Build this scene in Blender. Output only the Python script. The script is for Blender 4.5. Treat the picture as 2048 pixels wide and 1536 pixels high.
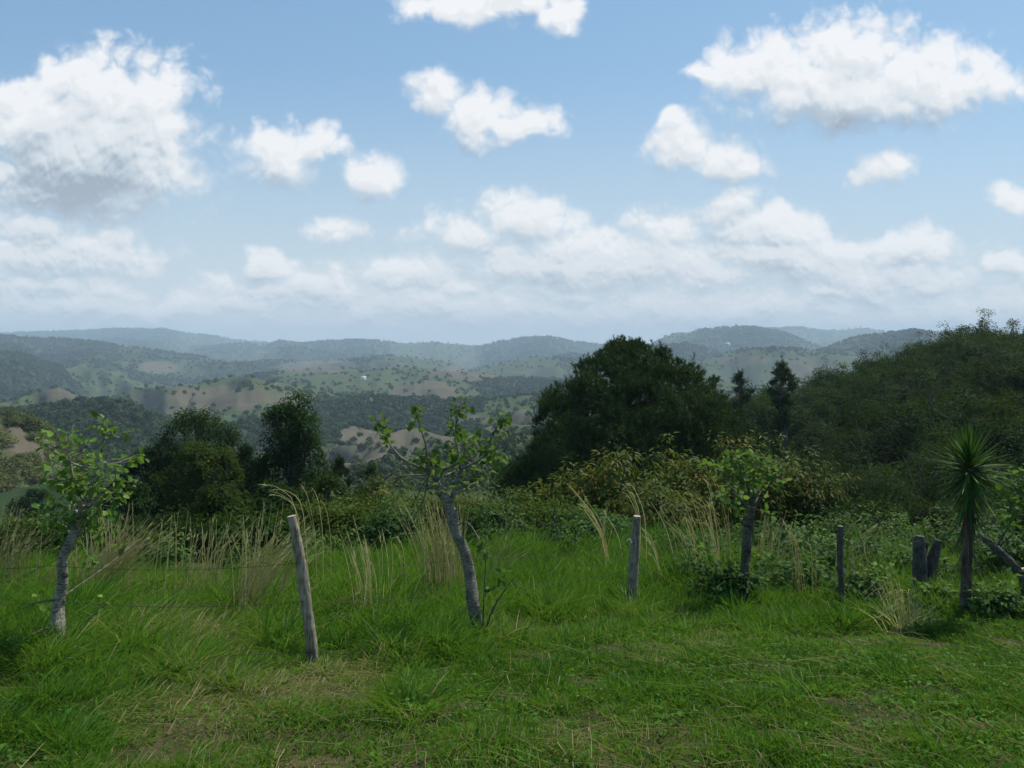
import bpy, math
import numpy as np
from mathutils import Vector

# ------------------------------------------------------------------ start
for o in list(bpy.data.objects):
    bpy.data.objects.remove(o, do_unlink=True)
SC = bpy.context.scene
COL = SC.collection
RAD = math.radians

# ------------------------------------------------------------------ camera
FPX, HOR, CZ = 1592.9, 700.0, 2.4
PITCH = math.atan((768.0 - HOR) / FPX)
cam_d = bpy.data.cameras.new("camera")
cam_d.sensor_width = 36.0
cam_d.lens = 28.0
cam_d.clip_start = 0.05
cam_d.clip_end = 80000.0
cam = bpy.data.objects.new("camera", cam_d)
COL.objects.link(cam)
cam.location = (0, 0, CZ)
cam.rotation_euler = (math.pi / 2 - PITCH, 0, 0)
SC.camera = cam

# ------------------------------------------------------------------ sun, exposure
SUN_DIR = Vector((0.42, 0.36, 0.84)).normalized()
SUN_EL = math.asin(SUN_DIR.z)
SUN_AZ = math.atan2(SUN_DIR.x, SUN_DIR.y)
sun_d = bpy.data.lights.new("sun", 'SUN')
sun_d.energy = 5.0
sun_d.angle = RAD(0.53)
sun_d.color = (1.0, 0.95, 0.86)
sun = bpy.data.objects.new("sun", sun_d)
COL.objects.link(sun)
sun.rotation_euler = SUN_DIR.to_track_quat('Z', 'Y').to_euler()

SC.view_settings.view_transform = 'Standard'
SC.view_settings.look = 'None'
SC.view_settings.exposure = 0.12
SC.view_settings.gamma = 1.0
SC.view_settings.use_curve_mapping = False
SC.render.engine = 'CYCLES'
SC.cycles.max_bounces = 6
SC.cycles.diffuse_bounces = 3
SC.cycles.glossy_bounces = 2
SC.cycles.transmission_bounces = 3
SC.cycles.volume_bounces = 1
SC.cycles.transparent_max_bounces = 8
SC.cycles.use_denoising = True

# ------------------------------------------------------------------ node helpers
class NT:
    def __init__(self, tree):
        self.t = tree
        self.n = tree.nodes
        self.l = tree.links
    def put(self, sock, v):
        if v is None:
            return
        if isinstance(v, bpy.types.NodeSocket):
            self.l.new(v, sock)
        else:
            sock.default_value = v
    def node(self, typ, **kw):
        n = self.n.new(typ)
        for k, v in kw.items():
            setattr(n, k, v)
        return n
    def math(self, op, a, b=None, c=None, clamp=False):
        n = self.node('ShaderNodeMath', operation=op, use_clamp=clamp)
        for i, v in enumerate((a, b, c)):
            self.put(n.inputs[i], v)
        return n.outputs[0]
    def vmath(self, op, a, b=None, c=None):
        n = self.node('ShaderNodeVectorMath', operation=op)
        for i, v in enumerate((a, b, c)):
            self.put(n.inputs[i], v)
        return n.outputs['Value'] if op in ('LENGTH', 'DOT_PRODUCT') else n.outputs['Vector']
    def noise(self, vec, scale, detail=3.0, rough=0.55, dist=0.0, dims='3D', out=0):
        n = self.node('ShaderNodeTexNoise', noise_dimensions=dims)
        self.put(n.inputs['Vector'], vec)
        n.inputs['Scale'].default_value = scale
        n.inputs['Detail'].default_value = detail
        n.inputs['Roughness'].default_value = rough
        n.inputs['Distortion'].default_value = dist
        return n.outputs[out]
    def maprange(self, v, a, b, c=0.0, d=1.0, smooth=False):
        n = self.node('ShaderNodeMapRange')
        if smooth:
            n.interpolation_type = 'SMOOTHSTEP'
        for i, x in enumerate((v, a, b, c, d)):
            self.put(n.inputs[i], x)
        return n.outputs[0]
    def mix(self, f, a, b, blend='MIX'):
        n = self.node('ShaderNodeMix', data_type='RGBA', blend_type=blend)
        self.put(n.inputs[0], f)
        self.put(n.inputs[6], a if not isinstance(a, tuple) else (*a[:3], 1))
        self.put(n.inputs[7], b if not isinstance(b, tuple) else (*b[:3], 1))
        return n.outputs[2]
    def ramp(self, v, stops):
        n = self.node('ShaderNodeValToRGB')
        cr = n.color_ramp
        while len(cr.elements) < len(stops):
            cr.elements.new(0.5)
        for e, (p, c) in zip(cr.elements, stops):
            e.position = p
            e.color = (*c, 1)
        self.put(n.inputs[0], v)
        return n.outputs[0]
    def attr(self, name):
        n = self.node('ShaderNodeAttribute')
        n.attribute_name = name
        return n.outputs['Fac']


def px_uv(px, py):
    """pixel of the photograph -> (x/y, z/y) of its direction in the world"""
    xc, yc = (np.asarray(px, float) - 1024) / FPX, (768 - np.asarray(py, float)) / FPX
    c, s = math.cos(PITCH), math.sin(PITCH)
    fy, fz = c + yc * s, -s + yc * c
    return xc / fy, fz / fy

# ------------------------------------------------------------------ sky: Nishita air with cumulus clouds
CLOUDS = [  # px, py, rx, ry, weight
    # big grey-bellied cloud, left
    (190, 190, 130, 110, 1), (280, 260, 140, 130, 1), (110, 270, 150, 120, 1), (200, 330, 170, 85, 1), (300, 300, 80, 80, 1), (10, 205, 90, 48, .9),
    (180, 330, 165, 76, 2.0), (110, 265, 130, 66, 1.6), (230, 285, 110, 70, 1.5), (265, 195, 125, 80, 1.2), (340, 270, 60, 80, 1.15), (130, 150, 70, 60, 1), (330, 260, 58, 86, 1.1),
    # left lower bank
    (60, 460, 160, 66, 1), (170, 490, 110, 55, 1), (110, 575, 250, 40, .8), (-60, 570, 150, 55, 1), (240, 585, 120, 30, .75),
    # two small ones
    (570, 315, 105, 62, 1), (530, 300, 70, 50, .9), (630, 300, 60, 42, .9), (750, 350, 72, 50, .95), 
    # centre high
    (880, 200, 90, 48, 1), (960, 225, 100, 58, 1), (1050, 250, 72, 42, 1), 
    # top edge
    (930, 5, 150, 46, 1), (1120, 25, 80, 52, .7), (1020, -20, 140, 50, 1), 
    # big right cloud
    (1720, 100, 120, 95, 1), (1540, 140, 110, 78, 1), (1640, 170, 220, 80, 1), (1840, 160, 180, 85, 1), (1690, 205, 190, 48, 1.5), (1960, 160, 90, 60, .9), (1430, 150, 70, 28, .65),
    # right of centre
    (1360, 290, 62, 60, 1), (1430, 310, 96, 52, 1), (1490, 325, 66, 42, .95), (1330, 250, 34, 34, .8), (1780, 332, 84, 44, .9), (2020, 390, 76, 34, .9),
    # the long bank above the horizon
    (1050, 440, 110, 62, 1), (930, 470, 130, 62, .9), (1120, 500, 130, 60, 1), (1340, 470, 104, 62, 1), (1480, 425, 84, 58, 1), (1560, 470, 140, 66, 1), (1660, 500, 130, 52, 1), (1820, 505, 120, 48, 1), (2010, 525, 60, 40, .95),
    (530, 530, 56, 34, 1), (580, 565, 110, 32, .9), (670, 560, 44, 34, .85), (820, 560, 150, 44, .95), (930, 580, 80, 26, .85), (690, 470, 130, 40, .55),
    (1640, 580, 90, 26, .95), (1840, 580, 84, 28, .95), (1730, 585, 60, 22, .8), (1420, 560, 220, 46, .7), (1950, 600, 140, 38, .75), (1140, 585, 220, 44, .75),
    (1580, 530, 170, 40, 1.3), (1120, 530, 200, 42, 1.3), (80, 520, 170, 40, 1.3),
    # veil close to the horizon
    (300, 615, 520, 46, .95), (900, 615, 460, 50, .95), (1450, 615, 460, 52, .95), (1950, 620, 380, 50, .95), (130, 520, 260, 60, .85), (1250, 540, 420, 70, .9), (1750, 560, 300, 60, .9), (620, 580, 260, 56, .9), 
]

def cloud_group():
    g = bpy.data.node_groups.new("cloud_field", 'ShaderNodeTree')
    g.interface.new_socket("P", in_out='INPUT', socket_type='NodeSocketVector')
    g.interface.new_socket("F", in_out='OUTPUT', socket_type='NodeSocketFloat')
    g.interface.new_socket("S", in_out='OUTPUT', socket_type='NodeSocketFloat')
    g.interface.new_socket("B", in_out='OUTPUT', socket_type='NodeSocketFloat')
    t = NT(g)
    gi, go = t.node('NodeGroupInput'), t.node('NodeGroupOutput')
    p = gi.outputs[0]
    w1 = t.noise(p, 9.0, 2.0, 0.5, dims='2D', out=1)
    w = t.vmath('MULTIPLY', t.vmath('SUBTRACT', w1, (0.5, 0.5, 0.5)), (0.075, 0.055, 0))
    pw = t.vmath('ADD', p, w)
    d = None
    for (px, py, rx, ry, wt) in CLOUDS:
        u, v = px_uv(px, py)
        ax, ay = FPX / (rx * 1.24), FPX / (ry * 1.24)
        q = t.vmath('MULTIPLY_ADD', pw, (ax, ay, 0), (-u * ax, -v * ay, 0))
        l = t.vmath('LENGTH', q)
        if wt != 1:
            l = t.math('ADD', l, (1 - wt) * 0.55)
        d = l if d is None else t.math('SMOOTH_MIN', d, l, 0.16)
    f = t.math('SUBTRACT', 1.0, d)
    t.l.new(f, go.inputs[2])
    sp = t.node('ShaderNodeSeparateXYZ')
    t.l.new(p, sp.inputs[0])
    hi = t.maprange(sp.outputs[1], 0.06, 0.24, 0, 1, True)
    na = t.noise(p, 14.0, 3.0, 0.5, dims='2D')
    nb = t.noise(t.vmath('MULTIPLY', p, (1.0, 1.35, 1.0)), 30.0, 4.0, 0.55, dims='2D')
    n1 = t.math('ADD', t.math('MULTIPLY', na, hi), t.math('MULTIPLY', nb, t.math('SUBTRACT', 1.0, hi)))
    n2 = t.noise(t.vmath('MULTIPLY', p, (1.0, 1.3, 1.0)), 40.0, 6.0, 0.6, 0.2, dims='2D')
    vo = t.node('ShaderNodeTexVoronoi', voronoi_dimensions='2D', feature='F1')
    vo.inputs['Scale'].default_value = 26.0
    vo.inputs['Detail'].default_value = 2.0
    vo.inputs['Roughness'].default_value = 0.55
    t.put(vo.inputs['Vector'], t.vmath('ADD', p, t.vmath('MULTIPLY', t.vmath('SUBTRACT', t.noise(p, 30.0, 2.0, 0.5, dims='2D', out=1), (0.5, 0.5, 0.5)), (0.03, 0.03, 0))))
    f = t.math('MULTIPLY_ADD', t.math('SUBTRACT', n1, 0.5), 0.62, f)
    t.l.new(f, go.inputs[1])
    f = t.math('MULTIPLY_ADD', t.math('SUBTRACT', 0.42, vo.outputs['Distance']), 0.40, f)
    f = t.math('MULTIPLY_ADD', t.math('SUBTRACT', n2, 0.5), 0.34, f)
    t.l.new(f, go.inputs[0])
    return g

world = bpy.data.worlds.new("World")
SC.world = world
world.use_nodes = True
W = NT(world.node_tree)
W.n.clear()
sky = W.node('ShaderNodeTexSky', sky_type='NISHITA')
sky.sun_disc = False
sky.sun_elevation = SUN_EL
sky.sun_rotation = SUN_AZ
sky.altitude = 900
sky.air_density = 1.0
sky.dust_density = 0.3
sky.ozone_density = 1.6
tc = W.node('ShaderNodeTexCoord')
sep = W.node('ShaderNodeSeparateXYZ')
W.l.new(tc.outputs['Generated'], sep.inputs[0])
dx, dy, dz = sep.outputs
dyc = W.math('MAXIMUM', dy, 0.12)
comb = W.node('ShaderNodeCombineXYZ')
W.put(comb.inputs[0], W.math('DIVIDE', dx, dyc))
W.put(comb.inputs[1], W.math('DIVIDE', dz, dyc))
P = comb.outputs[0]
CG = cloud_group()
def cf(vec):
    n = W.node('ShaderNodeGroup')
    n.node_tree = CG
    W.put(n.inputs[0], vec)
    return n.outputs
sepP = W.node('ShaderNodeSeparateXYZ'); W.l.new(P, sepP.inputs[0])
stp = W.math('MULTIPLY_ADD', W.math('MAXIMUM', sepP.outputs[1], 0.0), 0.085, 0.006)
cc1 = W.node('ShaderNodeCombineXYZ'); W.put(cc1.inputs[0], W.math('MULTIPLY', stp, 0.3)); W.put(cc1.inputs[1], stp)
off1 = cc1.outputs[0]
off2 = W.vmath('MULTIPLY', off1, (0.3, 0.3, 0.0))
F0, S0, B0 = cf(P)
F1, S1, B1 = cf(W.vmath('ADD', P, off1))
F3, S3, B3 = cf(W.vmath('ADD', P, W.vmath('MULTIPLY', off1, (2.6, 2.6, 0.0))))
F2, S2, B2 = cf(W.vmath('ADD', P, off2))
dS = W.math('ADD', W.math('MULTIPLY', W.math('SUBTRACT', S0, S1), 0.55), W.math('MULTIPLY', W.math('SUBTRACT', S0, S3), 0.42))
macro = W.maprange(dS, -0.62, 0.55, 0, 1)
alpha = W.maprange(F0, -0.12, W.math('MULTIPLY_ADD', W.math('SUBTRACT', 1.0, macro), 0.40, 0.44), 0, 1, True)
micro = W.maprange(W.math('SUBTRACT', F0, F2), -0.20, 0.20, -0.20, 0.20)
lit = W.math('ADD', macro, micro)
thick = W.math('ADD', W.maprange(B0, 0.60, 1.9, 0, 0.74, True), W.maprange(S0, 0.6, 1.4, 0, 0.12, True))
lit = W.math('SUBTRACT', lit, thick, clamp=True)
ccol = W.ramp(lit, [(0.0, (0.31, 0.36, 0.43)), (0.30, (0.52, 0.59, 0.65)), (0.55, (0.73, 0.76, 0.785)), (0.8, (0.81, 0.825, 0.835)), (1.0, (0.90, 0.90, 0.905))])
skyc = W.vmath('MULTIPLY', sky.outputs[0], (0.140, 0.150, 0.142))
lowair = W.maprange(sepP.outputs[1], -0.02, 0.36, 0.92, 0.0, True)
skyc = W.vmath('DIVIDE', skyc, W.vmath('ADD', skyc, (1.0, 1.0, 1.0)))
skyc = W.vmath('MULTIPLY', skyc, (1.18, 1.36, 1.55))
skyc = W.mix(lowair, skyc, W.mix(W.maprange(sepP.outputs[1], 0.0, 0.16), (0.72, 0.76, 0.77), (0.58, 0.655, 0.695)))
ccol = W.mix(W.math('MULTIPLY', lowair, 0.2), ccol, (0.84, 0.855, 0.855))
alpha = W.math('MULTIPLY', alpha, 0.95)
front = W.maprange(dy, 0.12, 0.3)
alpha = W.math('MULTIPLY', alpha, front)
fin = W.mix(alpha, skyc, ccol)
bg = W.node('ShaderNodeBackground')
W.put(bg.inputs[0], fin)
bg.inputs[1].default_value = 1.0
wo = W.node('ShaderNodeOutputWorld')
W.l.new(bg.outputs[0], wo.inputs[0])

# ------------------------------------------------------------------ numpy noise
def _hash(i, j, s):
    h = (i.astype(np.int64) * 374761393 + j.astype(np.int64) * 668265263 + s * 974711) & 0xffffffff
    h = ((h ^ (h >> 13)) * 1274126177) & 0xffffffff
    h = (h ^ (h >> 16)) & 0xffffffff
    return h / 4294967295.0

def vnoise(x, y, s=0):
    x, y = np.asarray(x, float), np.asarray(y, float)
    xi, yi = np.floor(x), np.floor(y)
    fx, fy = x - xi, y - yi
    fx, fy = fx * fx * fx * (fx * (fx * 6 - 15) + 10), fy * fy * fy * (fy * (fy * 6 - 15) + 10)
    a, b = _hash(xi, yi, s), _hash(xi + 1, yi, s)
    c, d = _hash(xi, yi + 1, s), _hash(xi + 1, yi + 1, s)
    return (a + (b - a) * fx) * (1 - fy) + (c + (d - c) * fx) * fy - 0.5

def fbm(x, y, s=0, o=4, ridged=False):
    t, a = 0.0, 1.0
    for k in range(o):
        n = vnoise(x, y, s + k * 17)
        t = t + a * ((0.5 - 2 * np.abs(n)) if ridged else n)
        x, y = x * 1.93 + y * 0.62 + 3.1, y * 1.93 - x * 0.62 + 1.7
        a *= 0.5
    return t

# ------------------------------------------------------------------ terrain
BASE_Y = [-60, 0, 4.2, 10, 22, 40, 90, 150, 280, 450, 700, 1100, 1700, 2600, 4500, 8000, 16000]
BASE_Z = [0.3, 0.05, 0, -0.98, -3.05, -7.5, -19, -31, -52, -72, -92, -108, -118, -135, -160, -170, -200]
# crest lines of the hills: distance, fall towards the viewer, silhouette in the photograph, forest cover (None: mixed)
RIDGES = [
    (8600, .10, [(-900, 690), (0, 669), (100, 668), (150, 664), (230, 660), (330, 662), (380, 668), (430, 672), (520, 686), (640, 700), (1400, 705), (1530, 661), (1600, 655), (1650, 662), (1720, 657), (1770, 666), (1900, 690), (2900, 680)], .8),
    (6000, .13, [(-900, 690), (380, 706), (440, 697), (490, 687), (525, 694), (560, 681), (600, 687), (660, 682), (740, 680), (800, 688), (860, 684), (940, 691), (962, 696), (1000, 686), (1060, 677), (1110, 677), (1160, 684), (1220, 692), (1290, 700), (1500, 712), (2900, 720)], .75),
    (5000, .14, [(1180, 760), (1290, 694), (1340, 671), (1400, 659), (1450, 653), (1520, 659), (1570, 667), (1640, 695), (1720, 730)], .8),
    (3400, .14, [(-900, 660), (-200, 672), (0, 674), (100, 678), (200, 681), (260, 693), (330, 703), (420, 716), (560, 722), (700, 730), (900, 735)], .45),
    (3000, .14, [(1480, 780), (1560, 740), (1620, 706), (1700, 673), (1780, 663), (1840, 660), (1930, 670), (2100, 680), (2900, 700)], .6),
    (2900, .16, [(860, 770), (980, 735), (1040, 718), (1095, 713), (1150, 724), (1230, 745), (1350, 770)], .5),
    (3300, .16, [(1150, 760), (1290, 695), (1370, 686), (1430, 706), (1500, 740), (1560, 760)], .75),
    (2300, .2, [(1300, 780), (1400, 722), (1480, 700), (1560, 694), (1640, 705), (1720, 720), (1900, 730), (2500, 720)], .35),
    (2000, .16, [(-900, 690), (-200, 700), (0, 706), (60, 714), (110, 742), (150, 768), (190, 778), (235, 788), (300, 830)], 1.0),
    (1900, .14, [(500, 790), (620, 755), (720, 742), (800, 735), (880, 742), (1000, 752), (1150, 765), (1300, 770)], .4),
    (1250, .22, [(130, 850), (200, 806), (280, 778), (340, 767), (430, 762), (500, 748), (560, 762), (640, 778), (720, 800), (800, 835)], .12),
    (1500, .22, [(690, 830), (780, 785), (850, 767), (900, 776), (960, 800), (1040, 830)], .25),
    (1050, .16, [(560, 860), (640, 815), (720, 795), (800, 800), (900, 806), (1000, 800), (1120, 790), (1300, 790), (1500, 790)], .65),
    (1000, .22, [(-600, 800), (20, 800), (60, 790), (115, 774), (160, 792), (210, 830)], .1),
    (620, .22, [(-700, 800), (-100, 822), (30, 818), (100, 812), (180, 806), (240, 812), (285, 830), (330, 860), (400, 905), (460, 950)], 1.0),
    (640, .2, [(580, 960), (640, 918), (700, 885), (780, 862), (830, 855), (900, 868), (960, 850), (1020, 842), (1120, 845), (1300, 840)], .18),
    (420, .2, [(560, 1000), (640, 955), (700, 925), (760, 905), (820, 910), (900, 900), (1000, 875), (1100, 868), (1250, 860)], .25),
    (240, .22, [(-800, 740), (-200, 790), (0, 822), (60, 842), (100, 868), (130, 898), (160, 945), (210, 1010)], .3),
    (125, .13, [(1380, 905), (1480, 834), (1560, 820), (1650, 804), (1720, 782), (1800, 752), (1870, 724), (1950, 714), (2050, 708), (2300, 690), (2700, 690), (3600, 720)], 1.0),
]
BARE = [  # bare brown fields: px, py, rx, ry, nearest, farthest
    (420, 800, 190, 42, 900, 1700), (300, 800, 60, 30, 900, 1700), (850, 790, 70, 28, 1200, 2000), (820, 885, 120, 36, 350, 800), (720, 915, 90, 22, 300, 800),
    (1020, 885, 60, 18, 300, 800), (970, 838, 60, 14, 400, 1000), (115, 790, 55, 16, 700, 1300), (50, 905, 70, 30, 150, 320), (20, 870, 40, 20, 150, 320),
    (900, 740, 70, 20, 1500, 4000), (1070, 745, 60, 10, 1500, 4000), (1480, 722, 60, 12, 1500, 4000), (1640, 735, 50, 8, 1500, 4000), (640, 735, 60, 14, 1500, 4000), (470, 715, 50, 8, 2000, 4500), (320, 735, 40, 10, 1500, 4500), (1600, 740, 60, 10, 1500, 3500),
]

_rr = np.random.default_rng(404)
_more = []
for _D in np.exp(np.linspace(math.log(760), math.log(4700), 26)):
    _row = np.interp(_D, [700, 1000, 1500, 2000, 3000, 4700], [880, 822, 790, 768, 740, 712])
    _c, _w = _rr.uniform(-100, 1900), _rr.uniform(150, 360) * (1400 / _D) ** .25
    _h = _rr.uniform(15, 34) * (1500 / _D) ** .35
    _more.append((_D, _rr.uniform(.24, .40), [(_c + _w * f, _row + 18 - (_h + 18) * g + _rr.uniform(-2, 2)) for f, g in ((-1, -.6), (-.7, .1), (-.35, .75), (-.1, 1), (.2, .9), (.5, .5), (.8, 0), (1, -.6))], _rr.uniform(.25, .85)))
RIDGES[:0] = _more

def ridge_z(x, y):
    ye = np.maximum(y, 1.0)
    px = 1024 + FPX * x / ye
    z = np.interp(y, BASE_Y, BASE_Z)
    who = np.full(np.shape(z), -1)
    best = z.copy()
    below = np.full(np.shape(z), 1e3)
    k = 0.012 * ye + 0.25
    for i, (D, s, pts, fo) in enumerate(RIDGES):
        qx, qy = np.array(pts, float).T
        v = px_uv(qx, qy)[1]
        if i == len(RIDGES) - 1 or qx[-1] > 2400:
            vr = v[-1]
        else:
            vr = v[-1] - .05
        vl = v[0] if qx[0] < -500 else v[0] - .05
        wig = fbm(px / 90.0, px * 0 + i * 7.3, 40 + i, 3) * 0.10 * D
        crest = CZ + D * np.interp(px, np.r_[qx[0] - 150, qx, qx[-1] + 150], np.r_[vl, v, vr])
        dd = (D + wig) - y
        fall = np.where(dd > 0, s * dd, -0.30 * dd)
        fall = np.sqrt(fall ** 2 + (0.004 * D) ** 2) - 0.004 * D
        r = crest - fall
        m = r > best
        best = np.where(m, r, best)
        who = np.where(m, i, who)
        below = np.where(m, np.abs(fall), below)
        mx = np.maximum(z, r)
        z = mx + k * np.log1p(np.exp(-np.abs(z - r) / k))- 0.0
    return z, who, below

def terrain(x, y, full=False):
    x, y = np.asarray(x, float), np.asarray(y, float)
    z, who, below = ridge_z(x, y)
    d = np.maximum(y, 1.0)
    att = np.clip(below / (0.02 * d + 1.0), 0.12, 1)
    far = np.clip((d - 120) / 200, 0, 1)
    vfar = np.clip((d - 900) / 900, 0, 1)
    z = z + far * att * (fbm(x / 130, y / 130, 3, 4) * 16 + (fbm(x / 230 + 5, y / 230, 9, 4, True) - .35) * 24)
    z = z + vfar * att * ((fbm(x / 620, y / 620, 21, 4, True) - .38) * 70 + (fbm(x / 210, y / 210, 31, 3, True) - .35) * 26)
    mid = np.clip((d - 24) / 40, 0, 1)
    z = z + mid * fbm(x / 22, y / 22, 5, 3) * 1.6
    z = z + (1 - mid) * (fbm(x / 3.1, y / 3.1, 6, 3) * 0.16 + fbm(x / 0.7, y / 0.7, 8, 2) * 0.05)
    z = z - (1 - mid) * 0.012 * np.clip(x, -12, 12)*0
    if full:
        return z, who
    return z

def tz(x, y):
    return float(terrain(np.array([x]), np.array([y]))[0])

def at(px, py, Y):
    """the point at distance Y that stands where the photograph has pixel px, py"""
    u, v = px_uv(px, py)
    return np.array([u * Y, Y, CZ + v * Y])

def on_ground(px, py, y0=3.0, y1=60.0):
    u, v = px_uv(px, py)
    ys = np.linspace(y0, y1, 4000)
    g = terrain(u * ys, ys)
    hit = np.where(CZ + v * ys <= g)[0]
    Y = ys[hit[0]] if len(hit) else y1
    return np.array([u * Y, Y, tz(u * Y, Y)])

def stand(px, Y):
    x = float(px_uv(px, HOR)[0]) * Y
    return np.array([x, Y, tz(x, Y)])

# ------------------------------------------------------------------ mesh helpers
class MB:
    """collects vertices, quads and triangles with one number (tone) per vertex, then links them as ONE mesh object"""
    def __init__(self):
        self.v, self.q, self.t, self.a = [], [], [], []
        self.n = 0
    def add(self, v, q=None, t=None, tone=0.5):
        v = np.asarray(v, float).reshape(-1, 3)
        self.v.append(v)
        if q is not None and len(q):
            self.q.append(np.asarray(q, np.int64).reshape(-1, 4) + self.n)
        if t is not None and len(t):
            self.t.append(np.asarray(t, np.int64).reshape(-1, 3) + self.n)
        self.a.append(np.broadcast_to(np.asarray(tone, float), (len(v),)) if np.ndim(tone) == 0 else np.asarray(tone, float))
        self.n += len(v)
    def mesh(self, name, mat, smooth=False, extra=None):
        v = np.concatenate(self.v)
        q = np.concatenate(self.q) if self.q else np.zeros((0, 4), np.int64)
        t = np.concatenate(self.t) if self.t else np.zeros((0, 3), np.int64)
        me = bpy.data.meshes.new(name)
        me.vertices.add(len(v))
        me.vertices.foreach_set('co', v.astype(np.float32).ravel())
        nl = len(q) * 4 + len(t) * 3
        me.loops.add(nl)
        me.loops.foreach_set('vertex_index', np.r_[q.ravel(), t.ravel()].astype(np.int32))
        me.polygons.add(len(q) + len(t))
        me.polygons.foreach_set('loop_start', np.r_[np.arange(len(q)) * 4, len(q) * 4 + np.arange(len(t)) * 3].astype(np.int32))
        if smooth:
            me.polygons.foreach_set('use_smooth', np.ones(len(q) + len(t), bool))
        at_ = me.attributes.new('tone', 'FLOAT', 'POINT')
        at_.data.foreach_set('value', np.concatenate(self.a).astype(np.float32))
        for k, arr in (extra or {}).items():
            e = me.attributes.new(k, 'FLOAT', 'POINT')
            e.data.foreach_set('value', np.asarray(arr, np.float32))
        me.materials.append(mat)
        me.update(calc_edges=True)
        return me
    def build(self, name, mat, parent=None, smooth=False, extra=None, loc=None):
        if loc is not None:
            self.v = [a - np.asarray(loc) for a in self.v]
        o = bpy.data.objects.new(name, self.mesh(name, mat, smooth, extra))
        COL.objects.link(o)
        if parent is not None:
            o.parent = parent
        elif loc is not None:
            o.location = loc
        return o

def tag(o, label=None, cat=None, group=None, kind=None):
    for k, v in (('label', label), ('category', cat), ('group', group), ('kind', kind)):
        if v:
            o[k] = v
    return o

def thing(name, loc, label, cat, group=None):
    o = bpy.data.objects.new(name, None)
    o.empty_display_size = 0.2
    COL.objects.link(o)
    o.location = loc
    return tag(o, label, cat, group)

def copy_tree(root, loc, rot=0.0, scale=1.0, label=None, group=None):
    r = root.copy()
    COL.objects.link(r)
    r.location, r.rotation_euler, r.scale = loc, (0, 0, rot), (scale,) * 3
    if label:
        r['label'] = label
    if group:
        r['group'] = group
    for ch in list(root.children):
        c = ch.copy()
        COL.objects.link(c)
        c.parent = r
    return r

def unit(v):
    v = np.asarray(v, float)
    return v / np.maximum(np.linalg.norm(v, axis=-1, keepdims=True), 1e-9)

def tube(mb, pts, rad, sides=8, tone=0.5, rough=0.0, rng=None, cap=True, capt=None, fine=0):
    pts = np.asarray(pts, float)
    rad = np.broadcast_to(np.asarray(rad, float), (len(pts),)).copy()
    if fine:                                     # resample along a smooth curve
        n = len(pts)
        tt = np.linspace(0, n - 1, (n - 1) * fine + 1)
        def cr(a):
            i = np.clip(np.floor(tt).astype(int), 0, n - 2)
            f = (tt - i)[:, None]
            p0, p1, p2, p3 = a[np.maximum(i - 1, 0)], a[i], a[i + 1], a[np.minimum(i + 2, n - 1)]
            return 0.5 * (2 * p1 + (p2 - p0) * f + (2 * p0 - 5 * p1 + 4 * p2 - p3) * f ** 2 + (3 * p1 - p0 - 3 * p2 + p3) * f ** 3)
        pts, rad = cr(pts), np.maximum(cr(rad[:, None])[:, 0], 1e-4)
    d = unit(np.gradient(pts, axis=0))
    ref = np.array([0.0, 1.0, 0.0]) if abs(d[0][1]) < 0.8 else np.array([1.0, 0, 0])
    a = unit(np.cross(d, ref))
    b = np.cross(d, a)
    ang = np.linspace(0, 2 * np.pi, sides, endpoint=False)
    R = rad[:, None] * np.ones(sides)
    if rough and rng is not None:
        R = R * (1 + rough * rng.normal(0, 1, R.shape) * 0.5 + rough * np.sin(ang * 2 + rng.uniform(0, 6))[None] * 0.8)
    v = pts[:, None] + R[..., None] * (np.cos(ang)[None, :, None] * a[:, None] + np.sin(ang)[None, :, None] * b[:, None])
    K = len(pts)
    i, j = np.meshgrid(np.arange(K - 1), np.arange(sides), indexing='ij')
    j2 = (j + 1) % sides
    q = np.stack([i * sides + j, i * sides + j2, (i + 1) * sides + j2, (i + 1) * sides + j], -1).reshape(-1, 4)
    tones = np.full(K * sides, tone)
    mb.add(v.reshape(-1, 3), q, None, tones)
    if cap:
        top = v[-1] + d[-1] * 0.0005
        c = pts[-1] + d[-1] * rad[-1] * 0.12
        mb.add(np.vstack([top, c]), None, [[k, (k + 1) % sides, sides] for k in range(sides)], tone if capt is None else capt)

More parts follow.
